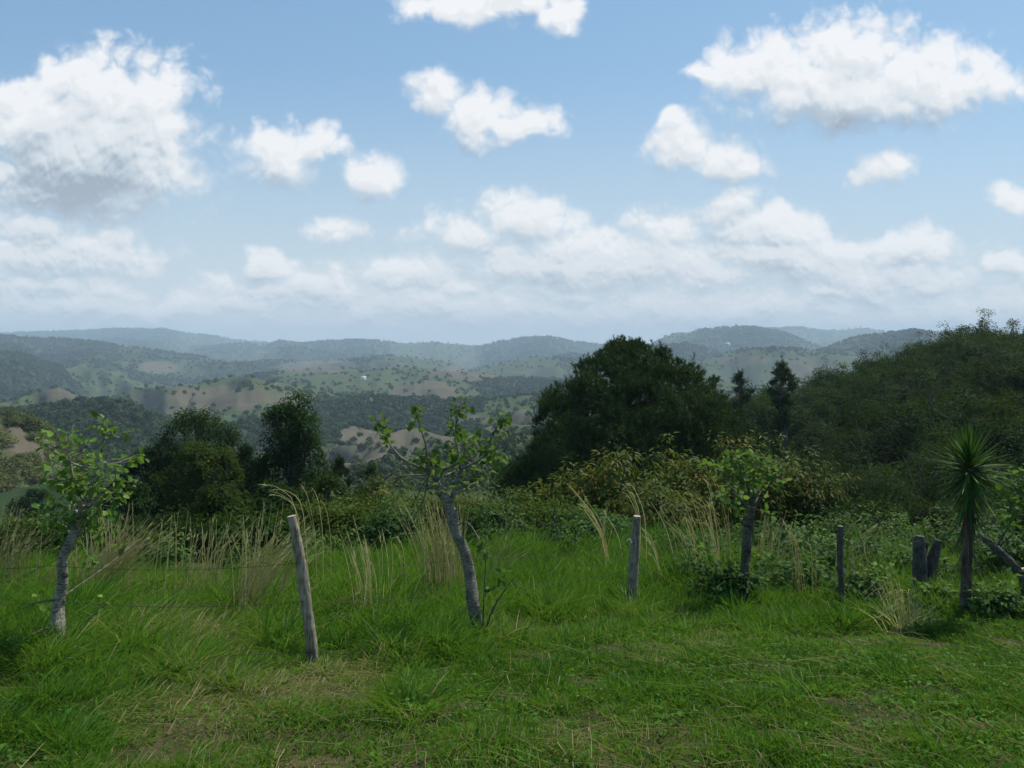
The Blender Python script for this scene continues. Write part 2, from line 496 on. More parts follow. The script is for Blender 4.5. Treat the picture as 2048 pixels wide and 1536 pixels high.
def leaves(mb, c, ax, nr, L, Wd, tone, shape='rhomb', fold=0.18):
    """many leaves at once: c base points, ax axes, nr rough normals, L lengths, Wd widths"""
    c, ax = np.asarray(c, float), unit(ax)
    N = len(c)
    if N == 0:
        return
    side = unit(np.cross(ax, nr))
    n = np.cross(side, ax)
    L = np.broadcast_to(L, (N,))
    Wd = np.broadcast_to(Wd, (N,))
    if shape == 'rhomb':
        T = np.array([[0, 0, 0], [.45, .5, fold], [1, 0, -.08], [.45, -.5, fold]])
        q, t = [[0, 3, 2, 1]], []
    elif shape == 'long':
        T = np.array([[0, 0, 0], [.35, .5, fold], [.7, .38, fold * .4], [1, 0, -.22], [.7, -.38, fold * .4], [.35, -.5, fold]])
        q, t = [[0, 5, 4, 1], [1, 4, 2, 2]], []
        q, t = [[0, 5, 2, 1], [5, 4, 3, 2]], []
    elif shape == 'round':
        T = np.array([[0, 0, 0], [.5, 0, -.02], [1, 0, -.12], [.12, .42, fold], [.42, .52, fold], [.8, .34, fold * .5], [.12, -.42, fold], [.42, -.52, fold], [.8, -.34, fold * .5]])
        q, t = [[0, 1, 4, 3], [1, 2, 5, 4], [0, 6, 7, 1], [1, 7, 8, 2]], []
    elif shape == 'needle':
        T = np.array([[0, .5, 0], [0, -.5, 0], [1, 0, 0]])
        q, t = [], [[0, 1, 2]]
    k = len(T)
    v = c[:, None] + T[None, :, 0, None] * (ax * L[:, None])[:, None] + T[None, :, 1, None] * (side * Wd[:, None])[:, None] + T[None, :, 2, None] * (n * Wd[:, None])[:, None]
    off = (np.arange(N) * k)[:, None, None]
    Q = (np.array(q)[None] + off).reshape(-1, 4) if q else None
    Tt = (np.array(t)[None] + off).reshape(-1, 3) if t else None
    mb.add(v.reshape(-1, 3), Q, Tt, np.repeat(np.broadcast_to(tone, (N,)), k))

def blades(mb, base, dirn, bend, H, Wd, tone, seg=(0, .4, .75, 1)):
    """grass blades: each a tapering bent strip"""
    N = len(base)
    side = unit(np.cross(dirn, np.array([0, 1.0, 0])) + 0.8 * np.cross(bend, np.array([0, 0, 1.0])))
    k = 2 * (len(seg) - 1) + 1
    V = np.zeros((N, k, 3))
    for i, s in enumerate(seg):
        p = base + dirn * (H * s)[:, None] + bend * (H * s * s)[:, None]
        p[:, 2] -= 0.35 * H * s ** 3 * np.linalg.norm(bend, axis=1)
        w = Wd * (1 - s) ** 0.6 * 0.5
        if i < len(seg) - 1:
            V[:, 2 * i] = p - side * w[:, None]
            V[:, 2 * i + 1] = p + side * w[:, None]
        else:
            V[:, 2 * i] = p
    q = [[2 * i, 2 * i + 1, 2 * i + 3, 2 * i + 2] for i in range(len(seg) - 2)]
    e = 2 * (len(seg) - 2)
    off = (np.arange(N) * k)[:, None, None]
    mb.add(V.reshape(-1, 3), (np.array(q)[None] + off).reshape(-1, 4), (np.array([[e, e + 1, e + 2]])[None] + off).reshape(-1, 3), np.repeat(tone, k))

def flat_to(ax, nr, k=.8):
    nr = unit(nr)
    return ax - k * np.sum(ax * nr, -1, keepdims=True) * nr

def rdir(rng, n):
    return unit(rng.normal(0, 1, (n, 3)))

# ------------------------------------------------------------------ materials
def mat_leaf(name, stops, trans=0.3, rough=0.65, spec=0.12, varnoise=0.0, rv=.2):
    m = bpy.data.materials.new(name)
    m.use_nodes = True
    t = NT(m.node_tree)
    t.n.clear()
    tone = t.attr('tone')
    if varnoise:
        tc_ = t.node('ShaderNodeTexCoord')
        nz = t.noise(tc_.outputs['Object'], varnoise, 2)
        tone = t.math('ADD', tone, t.math('MULTIPLY', t.math('SUBTRACT', nz, 0.5), 0.7), clamp=True)
    oi = t.node('ShaderNodeObjectInfo')
    col = t.ramp(tone, stops)
    rnd = t.maprange(oi.outputs['Random'], 0, 1, 1 - rv, 1 + rv)
    hs = t.node('ShaderNodeHueSaturation')
    t.put(hs.inputs['Value'], rnd)
    t.put(hs.inputs['Color'], col)
    col = hs.outputs[0]
    b = t.node('ShaderNodeBsdfPrincipled')
    t.put(b.inputs['Base Color'], col)
    b.inputs['Roughness'].default_value = rough
    b.inputs['Specular IOR Level'].default_value = spec
    out = t.node('ShaderNodeOutputMaterial')
    if trans:
        tr = t.node('ShaderNodeBsdfTranslucent')
        t.put(tr.inputs[0], t.mix(0.5, col, (0.12, 0.20, 0.01), 'MIX'))
        mx = t.node('ShaderNodeMixShader')
        mx.inputs[0].default_value = trans
        t.l.new(b.outputs[0], mx.inputs[1])
        t.l.new(tr.outputs[0], mx.inputs[2])
        t.l.new(mx.outputs[0], out.inputs[0])
    else:
        t.l.new(b.outputs[0], out.inputs[0])
    return m

def mat_wood(name, dark, light, grain=(30, 30, 4), bump=0.4, cut=None, bands=0.0, lo=.46, hi=.74):
    m = bpy.data.materials.new(name)
    m.use_nodes = True
    t = NT(m.node_tree)
    t.n.clear()
    tc_ = t.node('ShaderNodeTexCoord')
    v = t.vmath('MULTIPLY', tc_.outputs['Object'], grain)
    n1 = t.noise(v, 1.6, 6, 0.65, 0.4)
    n2 = t.noise(tc_.outputs['Object'], 9.0, 3)
    f = t.math('ADD', t.math('MULTIPLY', n1, 0.75), t.math('MULTIPLY', n2, 0.45), clamp=True)
    f = t.maprange(f, lo, hi)
    col = t.mix(f, dark, light)
    if bands:
        v2 = t.vmath('MULTIPLY', tc_.outputs['Object'], (3, 3, bands))
        nb = t.noise(v2, 1.0, 3, 0.6, 0.6)
        col = t.mix(t.maprange(nb, 0.58, 0.68), col, tuple(0.35 * x for x in dark))
    if cut:
        col = t.mix(t.math('GREATER_THAN', t.attr('tone'), 0.9), col, cut)
    b = t.node('ShaderNodeBsdfPrincipled')
    t.put(b.inputs['Base Color'], col)
    b.inputs['Roughness'].default_value = 0.9
    b.inputs['Specular IOR Level'].default_value = 0.15
    bp = t.node('ShaderNodeBump')
    bp.inputs['Strength'].default_value = bump
    bp.inputs['Distance'].default_value = 0.012
    t.put(bp.inputs['Height'], n1)
    t.l.new(bp.outputs[0], b.inputs['Normal'])
    out = t.node('ShaderNodeOutputMaterial')
    t.l.new(b.outputs[0], out.inputs[0])
    return m

def mat_plain(name, col, rough=0.8, metal=0.0, var=0.25, scale=3.0):
    m = bpy.data.materials.new(name)
    m.use_nodes = True
    t = NT(m.node_tree)
    t.n.clear()
    tc_ = t.node('ShaderNodeTexCoord')
    nz = t.noise(tc_.outputs['Object'], scale, 4)
    c = t.mix(nz, tuple(x * (1 - var) for x in col), tuple(min(1, x * (1 + var)) for x in col))
    b = t.node('ShaderNodeBsdfPrincipled')
    t.put(b.inputs['Base Color'], c)
    b.inputs['Roughness'].default_value = rough
    b.inputs['Metallic'].default_value = metal
    out = t.node('ShaderNodeOutputMaterial')
    t.l.new(b.outputs[0], out.inputs[0])
    return m

def mat_terrain():
    m = bpy.data.materials.new("hill_ground")
    m.use_nodes = True
    t = NT(m.node_tree)
    t.n.clear()
    tc_ = t.node('ShaderNodeTexCoord')
    o = tc_.outputs['Object']
    nbig = t.noise(o, 0.006, 5, 0.6)
    nmid = t.noise(o, 0.035, 5, 0.65)
    nfin = t.noise(o, 0.22, 4, 0.6)
    nnear = t.noise(o, 2.4, 5, 0.65)
    past = t.mix(t.maprange(nbig, .35, .65), (0.054, 0.082, 0.030), (0.082, 0.090, 0.044))
    past = t.mix(t.maprange(nmid, .45, .62), past, (0.050, 0.078, 0.026))
    past = t.mix(t.maprange(nfin, .52, .62, 0, .75), past, (0.026, 0.046, 0.018))
    bare = t.mix(nmid, (0.084, 0.076, 0.052), (0.118, 0.100, 0.072))
    bare = t.mix(t.maprange(nfin, .50, .60, 0, .8), bare, (0.070, 0.078, 0.036))
    forest = t.mix(nfin, (0.016, 0.032, 0.014), (0.034, 0.058, 0.022))
    bb = t.math('ADD', t.attr('bare'), t.math('MULTIPLY', t.math('SUBTRACT', nmid, .5), 0.9))
    c = t.mix(t.maprange(bb, .42, .58, 0, 1, True), past, bare)
    ff = t.math('ADD', t.attr('forest'), t.math('MULTIPLY', t.math('SUBTRACT', nmid, .5), 0.6))
    c = t.mix(t.maprange(ff, .5, .62, 0, 1, True), c, forest)
    near = t.mix(t.maprange(nnear, .3, .7), (0.016, 0.020, 0.008), (0.085, 0.070, 0.036))
    c = t.mix(t.attr('meadow'), c, near)
    b = t.node('ShaderNodeBsdfPrincipled')
    t.put(b.inputs['Base Color'], c)
    b.inputs['Roughness'].default_value = 0.95
    b.inputs['Specular IOR Level'].default_value = 0.05
    out = t.node('ShaderNodeOutputMaterial')
    t.l.new(b.outputs[0], out.inputs[0])
    return m

M = {}
M['terrain'] = mat_terrain()
M['grass'] = mat_leaf("meadow_grass", [(0, (0.028, 0.092, 0.012)), (.35, (0.066, 0.196, 0.016)), (.62, (0.118, 0.236, 0.022)), (.8, (0.20, 0.200, 0.060)), (1, (0.38, 0.31, 0.17))], .45)
M['straw'] = mat_leaf("dry_straw", [(0, (0.34, 0.30, 0.09)), (.4, (0.66, 0.57, 0.28)), (1, (0.82, 0.74, 0.48))], .6)
M['live'] = mat_leaf("live_leaf", [(0, (0.030, 0.078, 0.018)), (.5, (0.080, 0.175, 0.032)), (1, (0.22, 0.32, 0.06))], .45)
M['pine'] = mat_leaf("pine_needle", [(0, (0.011, 0.027, 0.009)), (.6, (0.027, 0.060, 0.015)), (1, (0.062, 0.105, 0.026))], .12)
M['hillbush'] = mat_leaf("hillside_bush_leaf", [(0, (0.035, 0.055, 0.020)), (.5, (0.080, 0.100, 0.030)), (1, (0.150, 0.140, 0.060))], .2, .7, .05, 0, .3)
M['dark'] = mat_leaf("dark_leaf", [(0, (0.007, 0.021, 0.005)), (.6, (0.015, 0.041, 0.008)), (1, (0.036, 0.072, 0.014))], .2, .75, .04)
M['olive'] = mat_leaf("olive_leaf", [(0, (0.018, 0.036, 0.007)), (.6, (0.042, 0.070, 0.011)), (1, (0.088, 0.112, 0.020))], .25, .75, .04)
M['rust'] = mat_leaf("rusty_leaf", [(0, (0.024, 0.056, 0.008)), (.45, (0.066, 0.105, 0.014)), (.75, (0.125, 0.125, 0.016)), (1, (0.21, 0.12, 0.018))], .3)
M['weed'] = mat_leaf("weed_leaf", [(0, (0.022, 0.060, 0.014)), (.6, (0.052, 0.120, 0.026)), (1, (0.12, 0.20, 0.05))], .35)
M['scrub'] = mat_leaf("scrub_leaf", [(0, (0.005, 0.017, 0.003)), (.5, (0.011, 0.033, 0.006)), (.85, (0.025, 0.054, 0.010)), (1, (0.044, 0.054, 0.014))], .2, .7, .05, 0, .6)
M['yucca'] = mat_leaf("yucca_leaf", [(0, (0.020, 0.062, 0.014)), (.6, (0.040, 0.115, 0.022)), (.85, (0.09, 0.15, 0.04)), (1, (0.26, 0.22, 0.09))], .2, .6, .1)
M['bark'] = mat_wood("pale_bark", (0.060, 0.055, 0.042), (0.40, 0.37, 0.31), (18, 18, 40), 1.0, (0.42, 0.33, 0.22), 11)
M['midbark'] = mat_wood("grey_bark", (0.050, 0.047, 0.036), (0.27, 0.25, 0.205), (18, 18, 40), 1.0, (0.42, 0.33, 0.22), 11)
M['darkbark'] = mat_wood("dark_bark", (0.032, 0.032, 0.025), (0.15, 0.145, 0.115), (18, 18, 40), 1.0, (0.42, 0.33, 0.22), 11)
M['twig'] = mat_wood("twig_bark", (0.05, 0.043, 0.032), (0.16, 0.14, 0.11), (12, 12, 10), .3)
M['post'] = mat_wood("weathered_post_wood", (0.060, 0.052, 0.037), (0.38, 0.335, 0.25), (55, 55, 2.2), .8, (0.42, 0.34, 0.27))
M['darkpost'] = mat_wood("dark_post_wood", (0.030, 0.029, 0.026), (0.12, 0.115, 0.10), (40, 40, 3), .8, (0.2, 0.19, 0.17))
M['wire'] = mat_plain("rusty_wire", (0.07, 0.05, 0.042), .7, .5)
M['white'] = mat_plain("white_wall", (0.78, 0.77, 0.74), .8, 0, .1)
M['roof'] = mat_plain("tin_roof", (0.55, 0.56, 0.57), .5, .2, .15)
M['tile'] = mat_plain("clay_roof", (0.30, 0.15, 0.10), .8, 0, .2)
M['glass'] = mat_plain("dark_window", (0.02, 0.02, 0.025), .2, 0, .1)

# ------------------------------------------------------------------ ground and hills: one sheet
def cover(x, y, z, who):
    d = np.maximum(y, 1.0)
    c, s = math.cos(PITCH), math.sin(PITCH)
    fw = y * c - (z - CZ) * s
    px = 1024 + FPX * x / np.maximum(fw, .5)
    py = 768 - FPX * (y * s + (z - CZ) * c) / np.maximum(fw, .5)
    fo = np.array([.35 if r[3] is None else r[3] for r in RIDGES] + [.35])[who]
    n = fbm(x / (60 + d * .09), y / (60 + d * .09), 77, 4)
    forest = np.clip(.5 + (fo - .5) * 1.05 + n * 1.1, 0, 1)
    bare = np.clip(.12 + fbm(x / (90 + d * .08) + 9, y / (90 + d * .08), 99, 4) * .70, 0, 1) * (fo < .9)
    for (bx, by, rx, ry, a, b_) in BARE:
        e = np.hypot((px - bx) / rx, (py - by) / ry)
        k = np.clip((1.15 - e + 1.3 * n) / .6, 0, 1) * ((d > a) & (d < b_)) * .8
        bare = np.maximum(bare, k)
        forest = forest * (1 - .95 * k)
    return px, py, forest, bare

def build_terrain():
    rows = np.exp(np.linspace(math.log(5.0), math.log(11500.0), 1000)) - 20.0
    uc = np.concatenate([np.linspace(-1.25, -.72, 40, endpoint=False), np.linspace(-.72, .72, 520), np.linspace(.72, 1.25, 41)[1:]])
    Yg, U = np.meshgrid(rows, uc, indexing='ij')
    X = U * (Yg + 20.0)
    Z, who = terrain(X, Yg, True)
    _, _, fo, ba = cover(X, Yg, Z, who)
    mead = 1 - np.clip((Yg - 24) / 10, 0, 1)
    R, C = X.shape
    i, j = np.meshgrid(np.arange(R - 1), np.arange(C - 1), indexing='ij')
    q = np.stack([i * C + j, i * C + j + 1, (i + 1) * C + j + 1, (i + 1) * C + j], -1).reshape(-1, 4)
    mb = MB()
    mb.add(np.stack([X, Yg, Z], -1).reshape(-1, 3), q)
    o = mb.build("ground", M['terrain'], None, True, {'forest': fo.ravel(), 'bare': ba.ravel(), 'meadow': mead.ravel()})
    tag(o, kind='structure')
build_terrain()

def build_haze():
    x, y0, y1, z0, z1 = 14900, -60, 11900, -520, 300
    v = [(-x, y0, z0), (x, y0, z0), (x, y1, z0), (-x, y1, z0), (-x, y0, z1), (x, y0, z1), (x, y1, z1), (-x, y1, z1)]
    q = [(0, 3, 2, 1), (4, 5, 6, 7), (0, 1, 5, 4), (1, 2, 6, 5), (2, 3, 7, 6), (3, 0, 4, 7)]
    m = bpy.data.materials.new("haze_air")
    m.use_nodes = True
    t = NT(m.node_tree)
    t.n.clear()
    pv = t.node('ShaderNodeVolumePrincipled')
    pv.inputs['Color'].default_value = (0.63, 0.79, 0.95, 1)
    pv.inputs['Density'].default_value = 0.00014
    pv.inputs['Anisotropy'].default_value = 0.0
    out = t.node('ShaderNodeOutputMaterial')
    t.l.new(pv.outputs[0], out.inputs['Volume'])
    mb = MB()
    mb.add(v, q)
    tag(mb.build("haze", m), kind='stuff')
build_haze()

# ------------------------------------------------------------------ far woods (beyond the single trees)
def build_woods():
    rng = np.random.default_rng(5)
    N = 230000
    px = rng.uniform(-250, 2300, N)
    y = np.exp(rng.uniform(math.log(115), math.log(8800), N))
    x = (px - 1024) / FPX * y
    z, who = terrain(x, y, True)
    _, _, fo, ba = cover(x, y, z, who)
    keep = rng.random(N) < np.clip((fo - .38) * 3.0, 0.12, 1) * (1 - .94 * np.clip(ba * 1.6 - .4, 0, 1))
    keep &= ~(((who == len(RIDGES) - 1) & (y < 200)) | ((who == len(RIDGES) - 2) & (y < 300)))
    x, y, z, fo = x[keep], y[keep], z[keep], fo[keep]
    mb = MB()
    for lo, hi, K in ((115, 800, 40), (800, 2200, 14), (2200, 9600, 6)):
        s = (y >= lo) & (y < hi)
        n = int(s.sum())
        S = (rng.uniform(1.5, 3.6, n) + y[s] * .0013) * np.where(fo[s] > .8, 1.15, .9)
        H = S * rng.uniform(.8, 1.35, n)
        d = rdir(rng, n * K).reshape(n, K, 3)
        d[..., 2] = np.abs(d[..., 2]) * 1.0 - .12
        r = rng.uniform(.55, 1.0, (n, K, 1)) * (1 + .25 * rng.normal(0, 1, (n, K, 1)) * .6)
        c = np.stack([x[s], y[s], z[s] + H * .35], -1)[:, None] + d * r * np.stack([S, S, H], -1)[:, None]
        a = unit(np.cross(d, rdir(rng, n * K).reshape(n, K, 3)))
        L = (S[:, None] * rng.uniform(.5, .9, (n, K)) * (46 / K) ** .33).ravel()
        base = np.clip(rng.normal(.42, .17, n) - .25 * (fo[s] - .5), .03, .97)
        tone = np.clip(base[:, None] + rng.normal(0, .1, (n, K)), 0, 1).ravel()
        a = a.reshape(-1, 3)
        leaves(mb, c.reshape(-1, 3) - a * L[:, None] * .5, a, d.reshape(-1, 3) + .5 * rdir(rng, n * K), L, L * .7, tone)
    tag(mb.build("distant_woods", mat_leaf("distant_leaf", [(0, (0.012, 0.028, 0.013)), (.4, (0.034, 0.062, 0.024)), (.7, (0.054, 0.086, 0.029)), (1, (0.085, 0.100, 0.040))], .15, .8, .1)), kind='stuff')
build_woods()

# ------------------------------------------------------------------ grass
FENCE_PX = [-900, 0, 600, 960, 1268, 1490, 1683, 2048, 3000]
FENCE_Y = [7.5, 7.4, 7.3, 8.2, 9.5, 9.8, 10.1, 10.8, 11.5]
DRY = [(330, 1440, 190, 60), (640, 1380, 120, 40), (1200, 1500, 140, 40), (1010, 1260, 120, 40), (480, 1310, 90, 30), (1700, 1500, 120, 30), (1330, 1330, 120, 30), (720, 1350, 80, 30)]

def proj(x, y, z):
    c, s = math.cos(PITCH), math.sin(PITCH)
    fw = y * c - (z - CZ) * s
    return 1024 + FPX * x / fw, 768 - FPX * (y * s + (z - CZ) * c) / fw

def build_grass():
    rng = np.random.default_rng(11)
    mb = MB()
    # short turf in front of and under the fence
    N = 560000
    y = 3.2 + (rng.random(N) ** 1.25) * 9.5
    px = 1024 + rng.uniform(-1, 1, N) * (1600 + 700 * np.clip((6.5 - y) / 3, 0, 1))
    x = (px - 1024) / FPX * y
    z = terrain(x, y)
    qx, qy = proj(x, y, z)
    fy = np.interp(px, FENCE_PX, FENCE_Y)
    tall = np.clip((y - (fy - 1.6)) / 1.6, 0, 1)
    patch = fbm(x / .55, y / .55, 50, 3)
    patch2 = fbm(x / 1.7, y / 1.7, 55, 3)
    dry = np.zeros(N)
    for (bx, by, rx, ry) in DRY:
        dry = np.maximum(dry, np.clip(1.3 - np.hypot((qx - bx) / rx, (qy - by) / ry), 0, 1))
    dry = np.clip(dry * .9 + patch2 * .8 - .05, 0, 1)
    keep = rng.random(N) < np.clip(.85 + patch * 1.5 - dry * .28, .15, 1)
    H = (.040 + .075 * rng.random(N) ** 1.5 + .12 * np.clip(patch + .12, 0, 1)) * (1 + tall * 1.9) * (1 - .35 * dry)
    left = np.clip((700 - px) / 700, 0, 1)
    H = H * (.76 + .50 * left) * np.clip(1 + 1.5 * fbm(x / .28, y / .28, 58, 2), .35, 2.2)
    ang = rng.uniform(0, 2 * np.pi, N)
    lean = np.abs(rng.normal(0, .5, N)) + dry * .5
    dirn = unit(np.stack([np.cos(ang) * lean, np.sin(ang) * lean, np.ones(N)], -1))
    bend = np.stack([np.cos(ang), np.sin(ang), np.zeros(N)], -1) * rng.uniform(.1, 1.1, N)[:, None]
    W_ = rng.uniform(.0042, .010, N) * (.7 + y / 11) * np.where(rng.random(N) < .12, 2.0, 1.0)
    tone = np.clip(.31 + rng.normal(0, .17, N) + patch2 * .45 + (rng.random(N) < .08 + dry * .42) * rng.uniform(.25, .6, N) + dry * .12, 0, 1)
    s = keep
    blades(mb, np.stack([x, y, z - .01], -1)[s], dirn[s], bend[s], H[s], W_[s], tone[s])
    # clover and other low leaves, and dead stalks lying in the turf
    n = 26000
    px = rng.uniform(-250, 2300, n)
    y = 3.2 + (rng.random(n) ** 1.2) * 8
    x = (px - 1024) / FPX * y
    k = rng.random(n) < np.clip(.25 + fbm(x / .6, y / .6, 71, 3) * 1.6, 0, 1)
    x, y = x[k], y[k]
    z = terrain(x, y)
    n = len(x)
    d = rdir(rng, n)
    d[:, 2] = np.abs(d[:, 2]) * .4
    leaves(mb, np.stack([x, y, z + rng.uniform(.01, .09, n)], -1), d, np.array([0, 0, 1.0]) + rdir(rng, n) * .6, rng.uniform(.018, .075, n), rng.uniform(.010, .030, n), np.clip(rng.normal(.3, .15, n), 0, .7), 'rhomb')
    n = 16000
    px = rng.uniform(-250, 2300, n)
    y = 3.2 + (rng.random(n) ** 1.2) * 7
    x = (px - 1024) / FPX * y
    z = terrain(x, y)
    qx, qy = proj(x, y, z)
    w = np.full(n, .22)
    for (bx, by, rx, ry) in DRY:
        w = np.maximum(w, np.clip(1.3 - np.hypot((qx - bx) / rx, (qy - by) / ry), 0, 1))
    k = rng.random(n) < w
    x, y, z = x[k], y[k], z[k]
    n = len(x)
    a = rng.uniform(0, 2 * np.pi, n)
    d = unit(np.stack([np.cos(a), np.sin(a), rng.uniform(-.05, .45, n)], -1))
    blades(mb, np.stack([x, y, z + rng.uniform(.01, .08, n)], -1), d, np.stack([np.cos(a + .5), np.sin(a + .5), 0 * a], -1) * .3, rng.uniform(.08, .38, n), rng.uniform(.003, .007, n), np.clip(rng.normal(.9, .1, n), .6, 1))
    tag(mb.build("grass", M['grass']), kind='stuff')
    # taller green grass beyond the fence
    mb = MB()
    N = 240000
    px = rng.uniform(-620, 2680, N)
    fy = np.interp(px, FENCE_PX, FENCE_Y)
    lim = np.interp(px, [-700, 560, 680, 960, 1060, 1200, 1330, 1420, 2700], [16, 16, 18.5, 19.5, 21, 21, 19, 17, 16]) + fbm(px / 60, px * 0, 90, 3) * 4
    y = fy - .6 + (rng.random(N) ** 1.2) * (lim - fy)
    x = (px - 1024) / FPX * y
    z = terrain(x, y)
    patch = fbm(x / 1.1, y / 1.1, 60, 3)
    patch2 = fbm(x / 3, y / 3, 66, 3)
    H_left = np.interp(px, [0, 560, 760], [.72, .72, 1.0])
    s = rng.random(N) < np.clip(.75 + patch * 1.2, .1, 1)
    H = .18 + .30 * rng.random(N) ** 1.3 + .30 * np.clip(patch + .1, 0, 1) + .12 * np.clip((y - 12) / 8, 0, 1)
    H = H * H_left * np.clip((y - fy + .6) / 2.6, .28, 1) * np.clip(1 + 1.4 * fbm(x / .5, y / .5, 62, 2), .4, 2.0)
    ang = rng.uniform(0, 2 * np.pi, N)
    lean = rng.uniform(.05, .45, N)
    dirn = unit(np.stack([np.cos(ang) * lean + .08, np.sin(ang) * lean, np.ones(N)], -1))
    bend = np.stack([np.cos(ang), np.sin(ang), np.zeros(N)], -1) * rng.uniform(.1, .7, N)[:, None]
    W_ = rng.uniform(.006, .012, N) * (.6 + y / 14)
    tone = np.clip(.32 + rng.normal(0, .17, N) + patch2 * .25 + (rng.random(N) < .07 + .25 * np.clip(fbm(x / 1.6, y / 1.6, 64, 3), 0, 1)) * rng.uniform(.2, .65, N), 0, 1)
    blades(mb, np.stack([x, y, z - .01], -1)[s], dirn[s], bend[s], H[s], W_[s], tone[s])
    tag(mb.build("tall_grass", M['grass']), kind='stuff')
build_grass()

def grass_tuft(px, py, n, h, w, spread, label, seed, dry=0.05):
    rng = np.random.default_rng(seed)
    p = on_ground(px, py)
    mb = MB()
    ang = rng.uniform(0, 2 * np.pi, n)
    rr = spread * np.sqrt(rng.random(n))
    base = np.stack([np.cos(ang) * rr, np.sin(ang) * rr, np.zeros(n)], -1)
    base[:, 2] = terrain(p[0] + base[:, 0], p[1] + base[:, 1]) - p[2] - .01
    a2 = ang + rng.normal(0, .5, n)
    ln = rng.uniform(.25, .95, n)
    dirn = unit(np.stack([np.cos(a2) * ln, np.sin(a2) * ln, np.ones(n)], -1))
    bend = np.stack([np.cos(a2), np.sin(a2), np.zeros(n)], -1) * rng.uniform(.2, .8, n)[:, None]
    tone = np.clip(rng.normal(.5, .1, n) + (rng.random(n) < dry) * .45, 0, 1)
    blades(mb, base, dirn, bend, rng.uniform(.55, 1, n) * h, rng.uniform(.7, 1.2, n) * w, tone, (0, .25, .5, .75, 1))
    o = mb.build("grass_tuft", M['grass'])
    o.location = p
    tag(o, label, "grass tuft", "broad bladed tufts in the turf")

for a in [
    (820, 1425, 120, .27, .016, .24, "wide bright tuft of broad blades in the turf below the leaning tree in the middle", 1),
    (1625, 1380, 110, .20, .014, .27, "low spreading tuft of broad blades in the turf, below the thin dark post", 2),
    (780, 1520, 70, .17, .014, .17, "tuft of broad blades at the lower edge, nearest below the wide bright tuft", 3),
    (1900, 1500, 80, .19, .013, .2, "pale green tuft of broad blades in the bottom right corner of the turf", 4),
    (1110, 1345, 60, .17, .013, .17, "pale bladed tuft in the turf between the leaning tree and the thick post", 5),
    (1960, 1370, 90, .22, .012, .24, "loose tuft of broad blades in the turf below the yucca", 6),
    (1290, 1505, 90, .20, .010, .2, "darker narrow bladed tuft low in the middle of the turf", 7),
    (60, 1400, 120, .26, .012, .3, "dense tuft in the turf below the pale trunked tree", 8),
    (600, 1345, 80, .20, .011, .2, "tuft of grass round the foot of the leaning grey post", 9),
]:
    grass_tuft(*a)

# ------------------------------------------------------------------ dry grass clumps
def dry_clump(px, py, stems, label, seed, Y=None):
    """stems: list of (number, base spread px, [(px, py) path], path spread px)"""
    rng = np.random.default_rng(seed)
    p = on_ground(px, py + 42) if Y is None else stand(px, Y)
    Yd = p[1]
    mb = MB()
    for (n, bs, path, ps) in stems:
        for _ in range(int(n * 2.0 + .5)):
            o = rng.normal(0, bs, 2)
            dY = rng.normal(0, .25)
            q = []
            k = len(path)
            sx, sy = rng.normal(0, ps, 2)
            short = rng.uniform(.62, 1.05)
            for i, (ax, ay) in enumerate(path):
                f = i / (k - 1)
                a0 = np.array(path[0], float)
                pt = a0 + (np.array([ax, ay]) - a0) * short
                w = at(pt[0] + o[0] + sx * f, pt[1] + sy * .35 * f, Yd)
                w[1] += dY + rng.normal(0, .03)
                if i == 0:
                    w[2] = tz(w[0], w[1]) - .02
                q.append(w - p)
            r = rng.uniform(.0036, .0062) * (Yd / 9)
            tn = np.clip(rng.normal(.55, .22), 0, 1)
            tube(mb, q, np.linspace(r, r * .35, k), 4, tn, fine=3, cap=False)
            if rng.random() < .55:                # thin spikelets near the tip
                tip, prev = np.array(q[-1]), np.array(q[-2])
                m = rng.integers(3, 7)
                f = rng.uniform(.0, .5, m)[:, None]
                c = tip + (prev - tip) * f
                leaves(mb, c, (tip - prev) * 1.5 + rng.normal(0, .12, (m, 3)) - np.array([0, 0, .05]), rdir(rng, m), rng.uniform(.05, .12, m), .006 * Yd / 9, tn, 'needle')
    # straw blades lying round the foot
    n = 60
    ang = rng.uniform(0, 2 * np.pi, n)
    base = np.stack([np.cos(ang), np.sin(ang), np.zeros(n)], -1) * rng.uniform(0, .28, n)[:, None]
    base[:, 2] = terrain(p[0] + base[:, 0], p[1] + base[:, 1]) - p[2]
    blades(mb, base, unit(np.stack([np.cos(ang) * .5, np.sin(ang) * .5, np.ones(n)], -1)), np.stack([np.cos(ang), np.sin(ang), 0 * ang], -1) * .6, rng.uniform(.25, .55, n), np.full(n, .008), np.clip(rng.normal(.5, .2, n), 0, 1))
    o = mb.build("dry_grass_clump", M['straw'])
    o.location = p
    tag(o, label, "dry grass", "tall dry grass along the fence")

